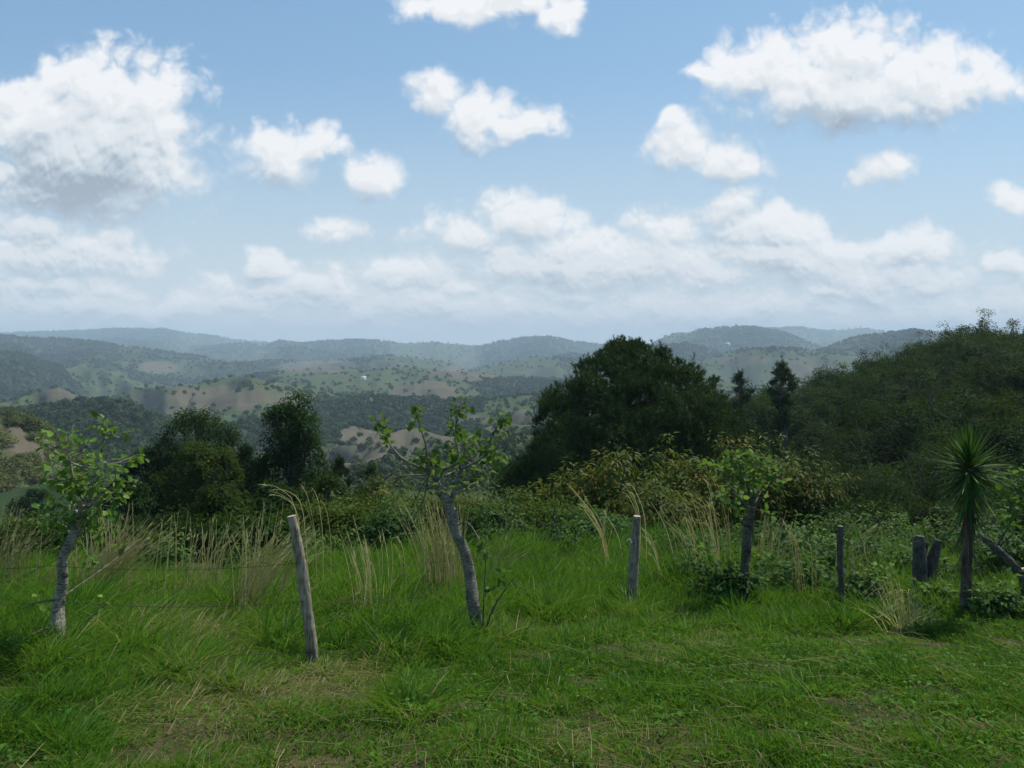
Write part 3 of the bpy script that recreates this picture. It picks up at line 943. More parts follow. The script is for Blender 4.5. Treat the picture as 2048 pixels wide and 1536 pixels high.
DG = [
    (25, 1185, [(26, 14, [(10, 1185), (25, 1110), (60, 1055)], 26), (10, 8, [(5, 1185), (15, 1080), (35, 1010)], 10), (14, 16, [(60, 1190), (110, 1150), (165, 1105)], 20)], "straw coloured dry grass fanning out at the left edge beside the pale trunked tree", 1),
    (225, 1185, [(46, 26, [(200, 1190), (225, 1110), (262, 1040)], 36), (16, 10, [(215, 1190), (222, 1090), (215, 1010)], 24), (22, 24, [(190, 1190), (240, 1120), (310, 1060)], 26)], "thick straw coloured clump just right of the pale trunked tree", 2),
    (420, 1175, [(9, 20, [(400, 1180), (415, 1100), (425, 1030)], 18), (9, 14, [(395, 1180), (430, 1110), (475, 1050)], 18), (4, 8, [(330, 1175), (345, 1090), (352, 1025)], 10)], "sparse dry stalks standing between the thick clump and the clump beside the leaning grey post", 3),
    (510, 1205, [(40, 24, [(500, 1205), (535, 1130), (590, 1060)], 28), (18, 12, [(495, 1205), (505, 1110), (512, 1020)], 20)], "dense dry clump leaning right towards the leaning grey post", 4),
    (590, 1160, [(2, 3, [(605, 1150), (590, 1020), (560, 972), (522, 962)], 6), (2, 4, [(640, 1190), (640, 1090), (628, 1010), (612, 985)], 6)], "few long stalks arching left over the top of the leaning grey post", 5),
    (735, 1215, [(7, 10, [(740, 1215), (735, 1130), (718, 1040)], 14), (4, 10, [(745, 1215), (750, 1130), (738, 1060)], 12)], "loose dry stalks left of the leaning tree in the middle", 6),
    (812, 1190, [(2, 3, [(812, 1190), (808, 1120), (797, 1085), (790, 1080)], 4), (1, 3, [(700, 1200), (690, 1120), (700, 1085)], 4)], "single stalk with a drooping head, left of the leaning tree in the middle", 7),
    (880, 1175, [(46, 17, [(885, 1180), (878, 1090), (866, 1000)], 22), (10, 10, [(895, 1180), (890, 1100), (905, 1050)], 18)], "upright straw clump right behind the leaning tree in the middle", 8),
    (980, 1160, [(3, 6, [(970, 1165), (1005, 1090), (1050, 1000)], 8), (5, 12, [(980, 1170), (1000, 1120), (1040, 1080)], 16)], "long stalks slanting right from behind the leaning tree in the middle", 9),
    (1205, 1120, [(4, 8, [(1225, 1120), (1200, 1050), (1160, 990), (1145, 970)], 10), (3, 5, [(1200, 1130), (1212, 1070), (1224, 1000)], 6), (2, 4, [(1290, 1110), (1285, 1030), (1262, 965), (1250, 955)], 6)], "thin arching stalks around the top of the thick grey post", 10),
    (1420, 1150, [(8, 20, [(1400, 1150), (1380, 1080), (1355, 1020)], 18), (9, 18, [(1445, 1150), (1432, 1070), (1410, 990), (1400, 975)], 18), (3, 10, [(1330, 1150), (1300, 1090), (1275, 1060)], 12)], "spray of pale arching stalks left of the small tree with the sawn off top", 11),
    (1535, 1125, [(6, 8, [(1530, 1130), (1535, 1070), (1548, 1015)], 12), (10, 12, [(1540, 1130), (1545, 1090), (1565, 1050)], 16)], "short straw stalks right of the small tree with the sawn off top", 12),
    (1705, 1170, [(3, 5, [(1690, 1190), (1700, 1110), (1725, 1055), (1750, 1042)], 8), (3, 6, [(1715, 1180), (1712, 1120), (1705, 1060)], 8), (5, 9, [(1610, 1130), (1600, 1090), (1590, 1060)], 12)], "dry stalks bending over behind the thin dark post", 13),
    (1800, 1215, [(7, 12, [(1830, 1170), (1805, 1190), (1760, 1225)], 20), (4, 8, [(1825, 1150), (1815, 1190), (1795, 1225)], 14)], "fallen straw stalks sloping left from the split stump post", 14),
    (650, 1215, [(2, 4, [(655, 1230), (690, 1200), (740, 1170)], 8), (2, 6, [(560, 1300), (590, 1270), (610, 1230)], 8)], "pair of fallen straw stalks beside the leaning grey post", 15),
]
for a in DG:
    dry_clump(a[0], a[1], a[2], a[3], 300 + a[4])

# ------------------------------------------------------------------ live fence trees
def px_path(path, Y, dY=(), off=None):
    out = []
    for i, (a, b) in enumerate(path):
        w = at(a, b, Y)
        if dY:
            w[1] += dY[min(i, len(dY) - 1)]
        out.append(w)
    return np.array(out)

def live_tree(base_px, trunk, limbs, clusters, label, seed, leaf=.105, Y=None, dense=2.0, bark='bark'):
    rng = np.random.default_rng(seed)
    p = on_ground(*base_px) if Y is None else stand(base_px[0], Y)
    Yd = p[1]
    pxm = Yd / FPX                                 # metres per pixel of the photograph
    root = thing("live_fence_tree", p, label, "tree", "young trees planted along the fence")
    mb = MB()
    pts = px_path([(a, b) for a, b, _ in trunk], Yd) - p
    pts[0, 2] = min(pts[0, 2], -.05)
    pts[1:, 0] += rng.normal(0, .012, len(pts) - 1)
    pts[1:, 1] += rng.normal(0, .03, len(pts) - 1)
    tube(mb, pts, [w * .38 * pxm for *_, w in trunk], 14, .3, .12, rng, fine=7, capt=1.0)
    mb.build("trunk", M[bark], root, True)
    mb = MB()
    tips = []
    for (path, r0, r1) in limbs:
        dy = rng.normal(0, 1) * np.linspace(0, .38, len(path))
        pp = px_path(path, Yd) - p
        pp[:, 1] += dy + np.linspace(0, rng.normal(0, .05), len(path))
        if path[0][1] > 1180:                      # a shoot from low on the trunk
            sh = MB()
            tube(sh, pp, np.linspace(r0, r1, len(path)) * pxm, 6, .5, .05, rng, fine=4)
            sh.build("side_shoot", M['twig'], root, True)
        else:
            tube(mb, pp, np.linspace(r0, r1, len(path)) * pxm, 6, .5, .05, rng, fine=4)
        tips.append(pp)
    allp = np.concatenate(tips) if tips else np.zeros((1, 3))
    lm = MB()
    for (cx, cy, cr, n) in clusters:
        n = int(n * dense + .5)
        c = at(cx, cy, Yd) - p
        near = allp[np.argmin(np.hypot(allp[:, 0] - c[0], allp[:, 2] - c[2]))]
        c[1] = near[1] * .7 + rng.normal(0, .1)
        R = cr * pxm
        if np.linalg.norm(near - c) > .05 and cy < 1100:         # a twig that carries the cluster
            mid = (near + c) / 2 + rng.normal(0, .02, 3)
            tube(mb, [near, mid, c], [.006, .004, .0025], 5, .5, fine=2)
        d = rdir(rng, n)
        pos = c + d * (R * rng.random(n) ** .5)[:, None] * np.array([1, .9, .9])
        ax = d * .6 + rdir(rng, n) * .7 + np.array([0, 0, -.15])
        nr = np.array([0, 0, 1.0]) + rdir(rng, n) * .75
        L = leaf * rng.uniform(.45, 1.1, n)
        top = np.clip((c[2]) / 2.0, 0, 1)
        leaves(lm, pos, ax, nr, L, L * rng.uniform(.75, .95, n), np.clip(rng.normal(.42 + .18 * top, .2, n), 0, 1), 'round')
        for a, b in list(zip(pos, np.broadcast_to(c, pos.shape)))[::3]:
            if cy > 1100:
                break
            tube(mb, [b, (a + b) / 2 + rng.normal(0, .008, 3), a], [.0028, .002, .0014], 4, .5, cap=False)
    mb.build("branches", M[bark], root, True)
    lm.build("crown", M['live'], root, True)
    return root

live_tree((120, 1325), [(122, 1332, 44), (120, 1300, 38), (118, 1270, 37), (112, 1210, 29), (121, 1165, 26), (130, 1120, 24), (139, 1085, 26), (150, 1055, 28), (164, 1030, 24), (176, 1006, 18)],
    [([(166, 1030), (186, 970), (193, 930), (200, 880), (205, 842)], 5, 1.4), ([(191, 938), (165, 931), (140, 915), (118, 893), (110, 880)], 2.4, 1), ([(194, 936), (180, 918), (172, 905)], 2, 1),
     ([(190, 960), (215, 930), (235, 890), (242, 868)], 3, 1), ([(160, 1034), (125, 1005), (98, 965), (76, 936)], 4, 1), ([(165, 1030), (210, 990), (262, 950), (280, 912)], 4, 1), ([(168, 1024), (205, 1000), (265, 982)], 3, 1),
     ([(150, 1058), (125, 1042), (98, 1030)], 3, 1), ([(172, 1010), (150, 965), (140, 900), (135, 875)], 3, 1), ([(140, 1272), (162, 1250), (185, 1230), (202, 1212)], 2.6, 1), ([(112, 1200), (95, 1196), (70, 1204)], 2, .8), ([(130, 1190), (150, 1165), (158, 1140)], 2, .8), ([(115, 1250), (95, 1250), (85, 1262)], 2, .8)],
    [(205, 845, 24, 8), (225, 868, 16, 4), (118, 880, 26, 10), (142, 878, 28, 10), (184, 895, 36, 13), (260, 915, 34, 15), (282, 908, 22, 7), (240, 872, 12, 2), (100, 935, 34, 14), (78, 940, 18, 5), (145, 955, 44, 28), (195, 965, 46, 30), (245, 960, 40, 20), (265, 980, 24, 9), (110, 985, 40, 16), (150, 1005, 50, 32), (195, 1010, 44, 22), (105, 1030, 34, 14), (130, 1055, 40, 20), (175, 1045, 34, 12), (110, 1075, 30, 12), (205, 1060, 26, 7), (200, 1210, 14, 3), (70, 1204, 16, 4), (160, 1140, 16, 3), (86, 1262, 24, 9), (112, 1155, 18, 5)],
    "pale trunked young tree with round leaves at the left end of the fence", 41, .076, None, 1.9)

live_tree((958, 1288), [(960, 1298, 40), (956, 1265, 30), (948, 1200, 31), (938, 1150, 28), (927, 1105, 27), (915, 1060, 26), (903, 1022, 28), (890, 998, 26), (880, 982, 20)],
    [([(884, 990), (874, 968), (862, 945)], 9, 6), ([(862, 945), (832, 934), (802, 920), (782, 902), (770, 886), (758, 850)], 4, 1), ([(860, 945), (857, 915), (853, 880), (846, 852), (842, 822)], 3, 1), ([(862, 945), (895, 932), (925, 912), (938, 882)], 4, 1),
     ([(900, 1012), (908, 980), (924, 938)], 5, 3), ([(924, 938), (915, 900), (909, 868), (912, 832), (916, 812)], 3, 1), ([(924, 938), (966, 912), (984, 872), (998, 845), (1006, 828)], 3, 1), ([(905, 992), (945, 976), (976, 954)], 2.5, 1), ([(858, 950), (812, 955), (774, 966)], 2, 1), ([(855, 948), (846, 1000), (821, 1046)], 2.4, 1.2),
     ([(926, 935), (945, 905), (960, 885)], 2, 1), ([(968, 1276), (982, 1225), (998, 1192), (1026, 1150)], 2.4, 1), ([(966, 1272), (968, 1210), (975, 1085)], 2, .8), ([(915, 1050), (940, 1030), (965, 1045)], 1.6, .8), ([(870, 960), (900, 955), (935, 950)], 2, 1)],
    [(758, 842, 20, 9), (765, 872, 18, 6), (770, 888, 12, 4), (842, 822, 20, 9), (838, 845, 16, 4), (912, 818, 22, 9), (908, 850, 20, 6), (912, 872, 18, 5), (930, 822, 14, 3), (1006, 838, 22, 10), (1008, 856, 14, 4), (856, 905, 26, 10), (840, 922, 22, 7), (890, 905, 26, 9), (930, 880, 28, 13), (955, 885, 24, 9), (985, 905, 30, 13), (990, 935, 26, 12), (940, 925, 36, 20), (965, 955, 34, 15), (905, 945, 28, 9), (885, 980, 20, 5), (930, 970, 24, 8), (874, 925, 22, 7), (975, 1085, 18, 6), (1010, 1150, 20, 7), (985, 1190, 18, 5), (955, 1235, 10, 3)],
    "leaning bare trunked tree with a sparse forked crown in the middle of the fence", 42, .080, None, 2.4, 'midbark')

live_tree((1485, 1220), [(1484, 1228, 26), (1486, 1190, 23), (1491, 1120, 22), (1497, 1060, 22), (1504, 1014, 22)],
    [([(1502, 1020), (1475, 985), (1445, 945)], 3, 1), ([(1504, 1016), (1490, 965), (1475, 920)], 3, 1), ([(1504, 1016), (1510, 960), (1505, 920)], 3, 1), ([(1506, 1016), (1530, 975), (1540, 945)], 3, 1), ([(1500, 1026), (1462, 985), (1430, 962)], 2, 1), ([(1506, 1020), (1528, 1004), (1548, 998)], 2, 1), ([(1486, 1190), (1520, 1165), (1535, 1130)], 2, 1), ([(1486, 1200), (1450, 1170), (1420, 1120)], 2, 1)],
    [(1438, 940, 26, 12), (1465, 925, 28, 16), (1492, 918, 28, 16), (1520, 935, 30, 15), (1545, 955, 24, 9), (1475, 955, 34, 18), (1508, 962, 34, 18), (1440, 975, 24, 8), (1535, 990, 24, 8), (1462, 1000, 22, 7), (1525, 1025, 18, 4), (1412, 1115, 34, 15), (1440, 1160, 44, 24), (1535, 1130, 28, 10), (1520, 1165, 34, 13), (1470, 1180, 34, 14)],
    "small live post tree with a sawn off top and a tuft of round leaves", 43, .085, None, 3.2, 'darkbark')

live_tree((2062, 1215), [(2062, 1225, 46), (2058, 1180, 44), (2052, 1140, 40)],
    [([(2052, 1160), (2028, 1125), (2005, 1098), (1990, 1082)], 10, 7), ([(2060, 1150), (2075, 1090), (2080, 1040)], 9, 5), ([(1994, 1090), (1998, 1070), (2000, 1050)], 2, 1), ([(2000, 1092), (2015, 1072), (2020, 1062)], 2, 1), ([(2075, 1080), (2045, 1000), (2020, 950)], 4, 1.2), ([(2076, 1070), (2070, 990), (2065, 940)], 4, 1.2)],
    [(2010, 955, 26, 12), (2035, 985, 34, 22), (2060, 960, 34, 22), (2020, 1010, 30, 14), (2050, 1035, 36, 20), (2000, 1045, 18, 5), (2025, 1075, 26, 9), (2085, 1000, 40, 24), (1995, 1080, 12, 3), (2080, 1060, 30, 12)],
    "tree cut at the right edge whose thick sawn limb leans left", 44, .10, None, 1.6, 'darkbark')

# ------------------------------------------------------------------ posts
def post(path, base_px, label, seed, mat, sides=14, cut=True, rough=.10):
    rng = np.random.default_rng(seed)
    p = on_ground(*base_px)
    pxm = p[1] / FPX
    mb = MB()
    pts = px_path([(a, b) for a, b, _ in path], p[1]) - p
    pts[0, 2] = -.12
    ang_k = rng.normal(0, rough, sides)
    fine = 6
    tube(mb, pts, [w * .5 * pxm for *_, w in path], sides, .3, rough, rng, fine=fine, capt=1.0 if cut else .3)
    o = mb.build("fence_post", M[mat])
    o.location = p
    tag(o, label, "fence post", "posts of the barbed wire fence")
    return p, pts

PA = post([(627, 1345, 26), (624, 1300, 25), (614, 1220, 24), (605, 1150, 25), (597, 1100, 22), (589, 1060, 19), (583, 1032, 18)], (626, 1335), "grey weathered post leaning left with a pale cut top", 51, 'post')
PB = post([(1263, 1240, 24), (1264, 1190, 24), (1267, 1130, 22), (1271, 1080, 20), (1274, 1032, 16)], (1263, 1228), "thick grey split post standing upright right of the leaning tree", 52, 'post', rough=.14)
PC = post([(1686, 1240, 12), (1683, 1180, 11), (1680, 1110, 11), (1681, 1052, 10)], (1686, 1232), "thin dark post standing between the small sawn tree and the split stump", 53, 'darkpost')

def peeled_strip():
    rng = np.random.default_rng(3)
    p = at(1262, 1078, PB[0][1] - .07) 
    mb = MB()
    tube(mb, px_path([(1263, 1086), (1261, 1080), (1257, 1078), (1253, 1084)], PB[0][1] - .075) - p, [.012, .014, .012, .005], 6, .95, .1, rng, fine=3)
    o = mb.build("cloth_scrap", mat_plain("pale_rag", (0.62, 0.55, 0.45)))
    o.location = p
    tag(o, "small pale scrap caught on the thick grey split post", "scrap")
peeled_strip()

def stump():
    rng = np.random.default_rng(54)
    p = on_ground(1843, 1205)
    pxm = p[1] / FPX
    root = thing("stump_post", p, "dark old stump post split into two prongs left of the yucca", "fence post", "posts of the barbed wire fence")
    mb = MB()
    tube(mb, px_path([(1846, 1215), (1842, 1170), (1839, 1120), (1838, 1090), (1840, 1072)], p[1]) - p, np.array([40, 32, 27, 24, 18]) * .5 * pxm, 14, .3, .14, rng, fine=5)
    mb.build("main_prong", M['darkpost'], root, True)
    mb = MB()
    tube(mb, px_path([(1852, 1190), (1860, 1140), (1869, 1105), (1876, 1080)], p[1] + .05) - p, np.array([26, 22, 20, 14]) * .5 * pxm, 10, .3, .14, rng, fine=5)
    tube(mb, px_path([(1844, 1120), (1852, 1095), (1855, 1085)], p[1] + .03) - p, np.array([12, 9, 6]) * .5 * pxm, 8, .3, .12, rng, fine=3)
    mb.build("side_prong", M['darkpost'], root, True)
stump()

# ------------------------------------------------------------------ barbed wire
def wires():
    sup = [(-260, 7.5), (118, 7.35)]
    A = [(-260, None), (120, 1325), (626, 1335), (958, 1288), (1263, 1228), (1485, 1220), (1686, 1232), (1843, 1205), (2062, 1215)]
    feet = []
    for a, b in A:
        feet.append(stand(a, 7.6) if b is None else on_ground(a, b))
    lean = {2: -.10, 3: -.17}
    for hgt, lab in ((.93, "rusty barbed wire strand, highest of the three on the fence"), (.62, "rusty barbed wire strand, middle of the three on the fence"), (.17, "rusty barbed wire strand, lowest of the three on the fence")):
        rng = np.random.default_rng(int(hgt * 100))
        pts = []
        for i, f in enumerate(feet):
            q = f.copy()
            q[2] += hgt + rng.normal(0, .02)
            q[0] += lean.get(i, 0) * hgt
            q[1] -= .075 if i in (1, 3) else .06
            pts.append(q)
        path = []
        for a, b in zip(pts[:-1], pts[1:]):
            for s in np.linspace(0, 1, 14, endpoint=False):
                w = a + (b - a) * s
                w[2] -= .05 * 4 * s * (1 - s)
                path.append(w)
        path.append(pts[-1])
        path = np.array(path)
        o0 = path[0].copy()
        mb = MB()
        tube(mb, path - o0, .0021, 5, .5, cap=False)
        L = np.r_[0, np.cumsum(np.linalg.norm(np.diff(path, axis=0), axis=1))]
        for s in np.arange(.06, L[-1], .115):
            c = np.array([np.interp(s, L, path[:, k]) for k in range(3)]) - o0
            for _ in range(2):
                d = unit(rng.normal(0, 1, 3) * np.array([.4, 1, 1])) * .016
                tube(mb, [c - d, c + d], [.0015, .0011], 4, .5, cap=False)
        o = mb.build("barbed_wire", M['wire'])
        o.location = o0
        tag(o, lab, "barbed wire", "strands of the barbed wire fence")
wires()

# ------------------------------------------------------------------ yucca
def yucca():
    rng = np.random.default_rng(61)
    p = on_ground(1930, 1238)
    Yd, pxm = p[1], p[1] / FPX
    root = thing("yucca", p, "tall yucca with a head of sword leaves over a shaggy dead leaf trunk", "yucca")
    mb = MB()
    tr = px_path([(1930, 1250), (1931, 1180), (1934, 1100), (1937, 1020), (1938, 925)], Yd) - p
    tube(mb, tr, np.array([26, 18, 17, 16, 14]) * .5 * pxm, 10, .3, .15, rng, fine=4)
    mb.build("trunk", M['twig'], root, True)
    def sword(n, z0, z1, el0, el1, L0, L1, tone, w=.03, droop=.25):
        m = MB()
        h = rng.uniform(0, 1, n)
        c = np.stack([np.interp(z0 + (z1 - z0) * h, tr[:, 2], tr[:, k]) for k in range(3)], -1)
        az = rng.uniform(0, 2 * np.pi, n)
        el = np.radians(el0 + (el1 - el0) * h + rng.normal(0, 9, n))
        d = np.stack([np.cos(az) * np.cos(el), np.sin(az) * np.cos(el), np.sin(el)], -1)
        L = rng.uniform(L0, L1, n)
        b = np.zeros((n, 3))
        b[:, 2] = -droop * rng.uniform(.2, 1.0, n) * np.cos(el)
        side = unit(np.cross(d, np.array([0, 0, 1.0])))
        seg = np.array([0, .25, .6, 1.0])
        wd = np.array([.5, 1, .7, .02]) * w * .5
        V = np.zeros((n, 12, 3))
        for i in range(4):
            q = c + d * (L * seg[i])[:, None] + b * (L * seg[i] ** 2)[:, None]
            nn = np.cross(side, d)
            V[:, 3 * i] = q - side * wd[i] + nn * wd[i] * .35
            V[:, 3 * i + 1] = q
            V[:, 3 * i + 2] = q + side * wd[i] + nn * wd[i] * .35
        qd = []
        for i in range(3):
            for k in range(2):
                qd.append([3 * i + k, 3 * i + k + 1, 3 * i + k + 4, 3 * i + k + 3])
        off = (np.arange(n) * 12)[:, None, None]
        m.add(V.reshape(-1, 3), (np.array(qd)[None] + off).reshape(-1, 4), None, np.repeat(tone(n), 12))
        return m
    ztop = tr[-1, 2]
    sword(185, ztop - .18, ztop + .03, -45, 88, .36, .62, lambda n: np.clip(rng.normal(.36, .24, n), 0, .9), .036, .09).build("crown", M['yucca'], root)
    sword(85, ztop - .7, ztop - .12, -84, -30, .3, .58, lambda n: np.clip(rng.normal(.42, .26, n), 0, 1), .034, .45).build("drooping_leaves", M['yucca'], root)
    sword(190, ztop - 1.3, ztop - .35, -86, -62, .22, .5, lambda n: np.clip(rng.normal(.5, .2, n), 0, 1), .026, .3).build("dead_leaf_skirt", mat_leaf("dead_yucca_leaf", [(0, (0.035, 0.030, 0.020)), (.6, (0.085, 0.07, 0.045)), (1, (0.17, 0.14, 0.09))], .1), root)
yucca()

# ------------------------------------------------------------------ shrubs and trees
def shrub_mesh(rng, rx, ry, rz, nc, nl, L, Wd, shape, tmean, tsd, droop=0.0, cr=.3, lump=.35, flat=0.15, bare=0, low=-.25):
    """crown and stems of a shrub whose foot is at the origin: nc leaf clusters of nl leaves"""
    d = rdir(rng, nc)
    d[:, 2] = np.where(d[:, 2] < low, -d[:, 2] * .6, d[:, 2])
    ph, el = np.arctan2(d[:, 1], d[:, 0]), d[:, 2]
    s = rng.integers(0, 1000)
    lumpy = 1 + lump * 2 * vnoise(ph * 1.3 + 10, el * 2.4, s) + lump * vnoise(ph * 3.1 + 10, el * 5.2, s + 1)
    r = lumpy * np.where(rng.random(nc) < .75, rng.uniform(.8, 1.02, nc), rng.uniform(.35, .8, nc))
    c = d * r[:, None] * np.array([rx, ry, rz])
    c[:, 2] += rz * (.45 + flat)
    c[:, 2] = np.maximum(c[:, 2], .12 * rz)
    st = MB()
    for k in range(min(nc, 26)):
        e = c[rng.integers(0, nc)]
        m = e * np.array([.45, .45, .55]) + rng.normal(0, .08 * rx, 3)
        b = rng.normal(0, .06 * rx, 3) * np.array([1, 1, 0])
        tube(st, [b - np.array([0, 0, .15]), m, e * .96], np.array([.022, .014, .006]) * (rx + rz) * .8, 5, .5, .05, rng, fine=3)
    for k in range(bare):
        e = c[rng.integers(0, nc)] * rng.uniform(1.0, 1.2)
        tube(st, [e * .6, e * .9 + rng.normal(0, .05, 3), e + rng.normal(0, .12, 3)], np.array([.012, .008, .003]) * (rx + rz) * .5, 4, .9, fine=2)
    cm = MB()
    n = nc * nl
    cc = np.repeat(c, nl, 0)
    dd = rdir(rng, n)
    R = cr * (.6 + .7 * np.repeat(rng.random(nc), nl))
    pos = cc + dd * (R * rng.random(n) ** .45)[:, None] * np.array([1, 1, .75])
    ax = dd * .8 + unit(cc) * .35 + rdir(rng, n) * .5 + np.array([0, 0, -droop])
    mid = np.array([0, 0, rz * .35])
    nr = unit(cc - mid) * .9 + dd * .55 + np.array([0, 0, .35]) + rdir(rng, n) * .45
    ax = flat_to(ax, nr, .75)
    ct = np.repeat(np.clip(rng.normal(tmean, tsd, nc), 0, 1), nl)
    ls = L * rng.uniform(.6, 1.25, n)
    leaves(cm, pos, ax, nr, ls, ls * (Wd / L) * rng.uniform(.8, 1.2, n), np.clip(ct + rng.normal(0, .12, n), 0, 1), shape)
    return cm, st

def shrub(name, loc, dims, nc, nl, L, Wd, shape, mat, label, cat, seed, group=None, tm=.5, ts=.15, **kw):
    rng = np.random.default_rng(seed)
    root = thing(name, loc, label, cat, group)
    cm, st = shrub_mesh(rng, *dims, nc, nl, L, Wd, shape, tm, ts, **kw)
    cm.build("crown", M[mat], root)
    st.build("stems" if 'tree' not in name else "trunk", M['twig'], root, True)
    return root

def shrub_at(px, top, bot, halfw, Y, *a, **kw):
    """a shrub at distance Y whose crown spans the photograph rows top..bot and px +- halfw"""
    p = stand(px, Y)
    zt = at(px, top, Y)[2]
    H = max(zt - p[2], .4)
    rx = halfw * Y / FPX
    return p, (rx, rx * .85, H / 1.6)

G_R = "rusty leaved bushes below the big pine"
for i, (px, top, hw, Y, lab) in enumerate([
    (1225, 900, 95, 23.5, "rust tinged bush with hanging leaves straight behind the thick grey post"),
    (1370, 888, 90, 25.5, "rust tinged bush with hanging leaves between the thick post and the small sawn tree"),
    (1130, 945, 60, 24.5, "smaller rust tinged bush at the left foot of the big pine"),
    (1500, 885, 85, 26.5, "tallest rust tinged bush, behind the small sawn tree"),
    (1310, 985, 90, 21.5, "low rust tinged bush in front of the taller ones, just right of the thick post"),
    (1590, 900, 80, 27.5, "olive and rust bush right of the small sawn tree"),
]):
    p, dm = shrub_at(px, top, 1080, hw, Y)
    shrub("rusty_bush", p, dm, 260, 14, .21, .062, 'long', 'rust', lab, "bush", 700 + i, G_R, .5, .2, droop=.9, cr=.33, bare=5)

G_O = "brushy shrubs at the edge of the meadow"
for i, (px, top, hw, Y, mat, tm, lab) in enumerate([
    (655, 1000, 75, 22, 'rust', .35, "olive brushy shrub right behind the leaning grey post"),
    (740, 975, 80, 24, 'rust', .42, "wide brownish shrub left of the leaning tree"),
    (820, 965, 75, 26, 'rust', .38, "brownish shrub directly left of the leaning tree crown"),
    (935, 980, 75, 23, 'rust', .45, "twiggy brown shrub right of the leaning tree trunk"),
    (1040, 985, 70, 23.5, 'rust', .3, "dark olive twiggy shrub between the leaning tree and the thick post"),
    (1085, 1015, 55, 21.5, 'weed', .25, "low green shrub at the grass edge left of the thick post"),
    (430, 1035, 85, 18, 'dark', .7, "dark shrub behind the sparse dry stalks"),
    (300, 1040, 75, 18, 'dark', .6, "dark shrub behind the thick straw clump"),
    (40, 1040, 85, 18, 'rust', .12, "dark brown shrub at the left edge behind the straw grass"),
    (150, 1045, 70, 18, 'dark', .5, "dark shrub behind the pale trunked tree"),
    (540, 1040, 60, 18, 'dark', .75, "dark green shrub left of the leaning grey post top"),
    (690, 1005, 70, 19.5, 'olive', .6, "olive green brush behind the loose dry stalks"),
    (790, 1015, 65, 18.5, 'weed', .4, "fresh green brush behind the drooping single stalk"),
    (880, 1000, 70, 20, 'olive', .65, "olive green brush directly behind the upright straw clump"),
    (985, 1010, 65, 19.5, 'weed', .35, "fresh green brush right of the leaning tree trunk"),
    (1100, 1000, 75, 20.5, 'olive', .6, "olive green brush between the long slanting stalks and the arching stalks"),
    (1195, 1020, 65, 19.5, 'weed', .45, "fresh green brush left of the thick grey post top"),
    (590, 1010, 60, 19, 'olive', .5, "olive green brush straight behind the top of the leaning grey post"),
    (-70, 1030, 80, 18, 'rust', .2, "dark shrub reaching in at the far left edge"),
]):
    p, dm = shrub_at(px, top, 1100, hw, Y)
    shrub("brushy_shrub", p, dm, 210, 14, .15, .055, 'rhomb', mat, lab, "shrub", 740 + i, G_O, tm, .2, droop=.25, cr=.3, bare=14)

